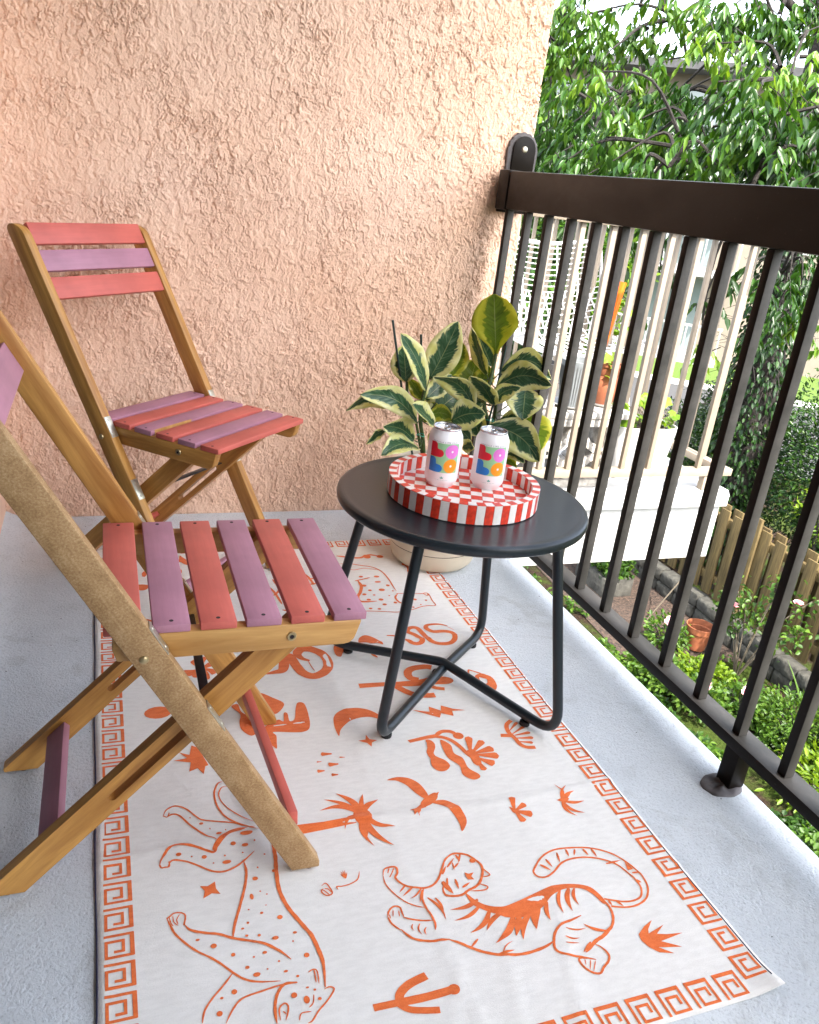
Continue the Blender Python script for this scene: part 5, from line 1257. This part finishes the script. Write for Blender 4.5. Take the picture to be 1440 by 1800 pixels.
obj('bare_stems', finish(bmt, 'bare_stems'), M['bark'], tree)['kind'] = 'stuff'
# shrubs and hedge beyond the fence
def shrub(name, loc, rad, n, L, W, mat, label, cat, seed, shade=(0, 1), stemh=.5, group=None, core=True):
    o = empty(name, (loc[0], loc[1], G0)); tag(o, label, cat, group); rg = np.random.default_rng(seed)
    u = rg.normal(size=(n, 3)); u /= np.linalg.norm(u, axis=1, keepdims=True); k = rg.uniform(.55, 1.05, (n, 1)); lump = np.array([1+.30*noise.noise(Vector(v)*2.2+Vector((seed, 0, 0))) for v in u])[:, None]
    c = u*np.array(rad)*k*lump+np.array([0, 0, loc[2]-G0]); ok = c[:, 2] > .03; c = c[ok]; u = u[ok]
    sh = np.clip(rg.uniform(shade[0], shade[1], len(c)), 0, 1); obj('foliage', leaf_cloud('foliage', c, u+rg.normal(size=u.shape)*.6+np.array([0, 0, .1]), L, W, seed, sh, .2), M[mat], o)
    bm = bmesh.new(); r2 = random.Random(seed)
    for q in range(12):
        a = r2.uniform(0, 6.28); e = Vector((math.cos(a)*rad[0]*.6, math.sin(a)*rad[1]*.6, loc[2]-G0+rad[2]*r2.uniform(-.2, .7))); tube_bm(bm, [(0, 0, 0), tuple(e*.45+Vector((0, 0, .1*rad[2]))), tuple(e)], [.02*rad[2]/.6, .012*rad[2]/.6, .004], 5)
    obj('stems', finish(bm, 'stems'), M['bark'], o); return o
hl = 'dark green shrubs beyond the fence'
shrub('evergreen_shrub', (6.75, 5.45, -1.1), (.65, .8, 1.0), 15000, .045, .028, 'darkleaf', 'dark evergreen shrub beyond the fence at the right edge of the photo', 'shrub', 21, group=hl)
shrub('evergreen_shrub', (6.5, 6.75, -1.35), (.55, .75, .95), 13000, .045, .028, 'darkleaf', 'dark evergreen shrub just left of the ivy-clad tree trunk', 'shrub', 22, group=hl)
shrub('evergreen_shrub', (6.6, 7.6, -1.6), (.55, .6, .65), 5000, .045, .028, 'darkleaf', 'low dark shrub farthest left beyond the fence, beside the driveway', 'shrub', 23, group=hl)
shrub('evergreen_shrub', (6.9, 4.2, -.9), (.7, .8, 1.1), 7000, .05, .03, 'darkleaf', 'tall dark shrub beyond the fence near its closest end', 'shrub', 24, group=hl)
shrub('spindly_shrub', (6.15, 4.95, -1.3), (.28, .4, .3), 700, .045, .03, 'lime', 'small pale green shrub growing over the top of the fence', 'shrub', 25)
shrub('distant_tree', (8.4, 17.5, .4), (3.2, 3.0, 2.6), 15000, .22, .14, 'cherry', 'far green tree showing above the railing beside the stucco wall', 'tree', 26, (.3, 1))
shrub('distant_tree', (11.5, 20.5, -.6), (2.2, 2.2, 2.2), 7000, .22, .14, 'lime', 'far light green tree between the stucco wall and the apartment block', 'tree', 27, (.0, .5))
shrub('distant_tree', (5.2, 11.8, .2), (1.6, 1.4, 2.0), 9000, .14, .09, 'darkleaf', 'mid-distance dark tree seen just past the edge of the stucco wall', 'tree', 28, (.2, 1))
# flower bed
rose = empty('rose_bush', (5.17, 4.67, G0)); tag(rose, 'leggy rose bush climbing in front of the fence with one pale pink bloom', 'rose bush')
bm = bmesh.new(); r2 = random.Random(8); ends = []
for k in range(9):
    e = Vector((r2.uniform(-.05, .3), r2.uniform(-.45, .45), r2.uniform(.55, 1.1))); m_ = e*.5+Vector((0, 0, .15)); tube_bm(bm, crv([(0, 0, 0), tuple(m_), tuple(e)], 4), .006, 5); ends += [e, m_, (e+m_)/2, e*.8+m_*.2]
obj('stem', finish(bm, 'stem'), M['twig'], rose); rg = np.random.default_rng(9)
c0 = np.concatenate([np.array(e)+rg.normal(size=(14, 3))*.055 for e in ends]); obj('foliage', leaf_cloud('foliage', c0, rg.normal(size=c0.shape)+np.array([-.4, -.4, .2]), .055, .038, 9, rg.random(len(c0))), M['herb'], rose)
M['petal'] = plain('pink_petal', (.78, .38, .42), .6, 0, .1); M['petalred'] = plain('red_petal', (.5, .01, .05), .6)
def bloom(r):
    bm = bmesh.new(); rg = random.Random(int(r*1e4))
    for ring, (n, rr_, tilt) in enumerate(((5, 1, .3), (5, .75, .75), (4, .45, 1.2))):
        for i in range(n):
            a = 2*math.pi*(i+ring*.5)/n; d = Vector((math.cos(a), math.sin(a), 0)); s = Vector((-d.y, d.x, 0)); R_ = r*rr_; up = Vector((0, 0, 1)); base = Vector((0, 0, 0)); t = d*math.cos(tilt)+up*math.sin(tilt)
            P = [base, base+t*R_*.6+s*R_*.5, base+t*R_+s*R_*.3+up*R_*.1, base+t*R_-s*R_*.3+up*R_*.1, base+t*R_*.6-s*R_*.5]; bm.faces.new([bm.verts.new(p) for p in P])
    return finish(bm, 'flower', smooth=False)
obj('flower', bloom(.045), M['petal'], rose, loc=(.08, -.32, .93)); obj('flower', bloom(.05), M['petal'], rose, loc=(.02, .25, .6))
fl_ = bloom(.055); gp = 'low rose plants with pink blooms along the bed'
for (x, y), l, c_, nb_ in (((4.83, 5.25), 'low rose plant with a pale pink bloom beside the bare soil', 'petal', 1), ((4.36, 4.70), 'low rose plant with a large pale pink bloom by the balcony edge, nearest the soil', 'petal', 2), ((4.45, 4.30), 'low rose plant with small pink blooms halfway along the balcony edge', 'petal', 3), ((4.76, 4.15), 'low rose plant with one pink bloom behind the lower railing', 'petal', 1), ((5.25, 3.45), 'rose plant with a dark red bloom at the right edge', 'petalred', 2)):
    o = shrub('rose_plant', (x, y, G0+.16), (.2, .22, .17), 420, .05, .035, 'herb', l, 'rose', int(x*100+y*10), (.3, 1), group=gp)
    for j in range(nb_): obj('flower', fl_, M[c_], o, loc=(-.06+.09*j, -.08+.1*j, .33-.03*j), rot=(.3, -.5, j))
lm = shrub('lime_foliage_plant', (4.78, 4.58, G0+.10), (.24, .32, .14), 900, .05, .04, 'lime', 'bright lime green mound of foliage in front of the terracotta pot', 'plant', 41)
shrub('herb_mound', (5.0, 3.75, G0+.2), (.3, .38, .26), 1500, .045, .022, 'herb', 'feathery green herb mound beside the iris', 'plant', 42, (.3, 1))
shrub('fern', (4.75, 3.2, G0+.12), (.4, .45, .2), 1500, .07, .03, 'lime', 'yellow green fern at the right edge below the railing', 'plant', 43)
shrub('leafy_plant', (5.15, 3.35, G0+.2), (.3, .35, .3), 1200, .06, .045, 'herb', 'broad-leaved green plant between the fern and the fence', 'plant', 44, (0, .6))
iris = empty('iris_plant', (5.14, 3.86, G0)); tag(iris, 'iris with long pointed upright blades near the stone edging', 'plant')
for k in range(9):
    a = k*.7+.2; bend = .1+.05*(k % 4); H_ = .42+.05*(k % 3); bm = bmesh.new(); rows = []
    for i in range(8):
        t = i/7; w = .017*(1-t)**.6+.001; c = Vector((math.cos(a)*bend*t*t*1.6, math.sin(a)*bend*t*t*1.6, H_*t*(1-.25*t*(k % 2)))); s = Vector((-math.sin(a), math.cos(a), 0)); n_ = Vector((math.cos(a), math.sin(a), 0))*.003
        rows.append([bm.verts.new(c-s*w), bm.verts.new(c+n_), bm.verts.new(c+s*w)])
    for p, q in zip(rows, rows[1:]):
        for i in range(2): bm.faces.new((p[i], p[i+1], q[i+1], q[i]))
    me = finish(bm, 'leaf', True); me.attributes.new('shade', 'FLOAT', 'FACE').data.foreach_set('value', np.full(len(me.polygons), .6+.04*k, np.float32)); obj('leaf', me, M['herb'], iris)
tp = empty('terracotta_pot', (5.13, 5.17, G0+.03)); tp.scale = (1, 1, 1.05); tag(tp, 'empty terracotta flowerpot standing on the flower bed by the fence', 'pot')
obj('pot_wall', lathe('pot_wall', [(0, .002), (.082, .002), (.112, .17), (.124, .172), (.130, .225), (.122, .226), (.118, .175), (.105, .17), (.08, .02), (0, .02)], 40), M['terra'], tp)
sp = empty('stone_planter', (4.95, 6.5, G0)); tag(sp, 'grey stone trough planted with low green leaves at the back of the bed', 'planter')
obj('trough', box('trough', -.18, -.28, 0, .18, .28, .22, .02), M['stone'], sp); rg = np.random.default_rng(17); c0 = rg.uniform([-.17, -.3, .2], [.17, .3, .42], (900, 3)); obj('foliage', leaf_cloud('foliage', c0, rg.normal(size=c0.shape)+np.array([0, 0, .6]), .06, .045, 17, rg.random(900)*.8), M['herb'], sp)
# creeping ground cover: countless leaves over the bed near the balcony edge
rg = np.random.default_rng(31); n_ = 26000; x = rg.uniform(4.0, 5.5, n_); y = rg.uniform(2.2, 7.2, n_)
dn = np.array([noise.noise(Vector((a*1.7, b*1.7, 3)))+.5*noise.noise(Vector((a*5, b*5, 8))) for a, b in zip(x, y)]); edge_ = np.clip((4.62-x)/.4, -1, 1)*.28-np.clip((y-4.7)/.7, 0, 1)*.5+np.clip((3.9-y)/1, 0, 1)*.3
ok = (dn+edge_ > .0); x, y, dn = x[ok], y[ok], dn[ok]; z = .02+rg.uniform(0, .09, len(x))*np.clip(dn*4+.8, .3, 1.6)
me = leaf_cloud('ground_cover', np.stack([x, y, z+G0], 1), rg.normal(size=(len(x), 3))*np.array([1, 1, .5])+np.array([0, 0, .35]), .055, .036, 31, np.clip(.35+dn*.8+rg.normal(size=len(x))*.2, 0, 1)); tag(obj('ground_cover', me, M['herb']), 'low creeping green plants covering the flower bed', kind='stuff')
ck = empty('cane', (5.0, 5.75, G0)); tag(ck, 'thin bare cane slanting up from the soil towards the fence', 'cane'); obj('cane_stick', tube('cane_stick', [(0, 0, 0), (.28, -.02, .45), (.45, -.03, .85)], .007, 6), M['twig'], ck)
# ================================================================ APARTMENT BLOCK ACROSS THE DRIVE
M['beige'] = plain('beige_render', (.165, .14, .11), .85, 0, .06, 2); M['shingle'] = plain('grey_roof', (.05, .05, .052), .9, 0, .2, 8); M['trim'] = plain('white_trim', (.30, .30, .30), .5); wg = MT('window_glass', .1, (.16, .2, .2), spec=.9); M['wglass'] = wg.m
B0 = cdir*25.4; ab = empty('apartment_block', (B0.x, B0.y, G0), math.atan2(sdir.y, sdir.x)); tag(ab, 'beige three-storey apartment block with white balconies across the driveway', 'building')
obj('wall', box('wall', -13, 0, 0, 16, 9, 7.35), M['beige'], ab)
obj('roof', prism('roof', [(-.9, 7.3), (-.9, 7.5), (4.5, 7.75), (9.9, 7.5), (9.9, 7.3)], 31, 'y', 0), M['shingle'], ab).matrix_basis = Matrix(((0, 1, 0, -14), (1, 0, 0, 0), (0, 0, 1, 0), (0, 0, 0, 1)))
for w_ in range(1): pass
def window(x, z, w, h):
    f = obj('window', box('window', x-.06, -.05, z-.06, x+w+.06, -.002, z+h+.06, .01), M['trim'], ab); obj('pane', box('pane', x, -.056, z, x+w/2-.03, -.0505, z+h), M['wglass'], f); obj('pane', box('pane', x+w/2+.03, -.056, z, x+w, -.0505, z+h), M['wglass'], f); return f
for fl2 in range(3):
    z = .9+fl2*2.35
    for x in (-11.5, -8.6, 1.3, 3.4, 9.5, 12): window(x, z, 1.1, 1.25)
    for x in (-5.6, -1.9, 6.0):      # recessed-looking balcony doors with white railings
        window(x, z-.7, 1.7, 2.0); b_ = obj('balcony', box('balcony', x-.5, -1.3, z-.92, x+2.4, -.003, z-.76, .01), M['trim'], ab)
        obj('rail', box('rail', x-.5, -1.3, z+.12, x+2.4, -1.24, z+.18), M['trim'], b_)
        bm = bmesh.new()
        for k in range(20):
            t_ = box_bm(x-.5+k*.149, -1.29, z-.76, x-.46+k*.149, -1.25, z+.119); me_ = bpy.data.meshes.new('t'); t_.to_mesh(me_); t_.free(); bm.from_mesh(me_); bpy.data.meshes.remove(me_)
        obj('balusters', finish(bm, 'balusters'), M['trim'], b_)['kind'] = 'stuff'
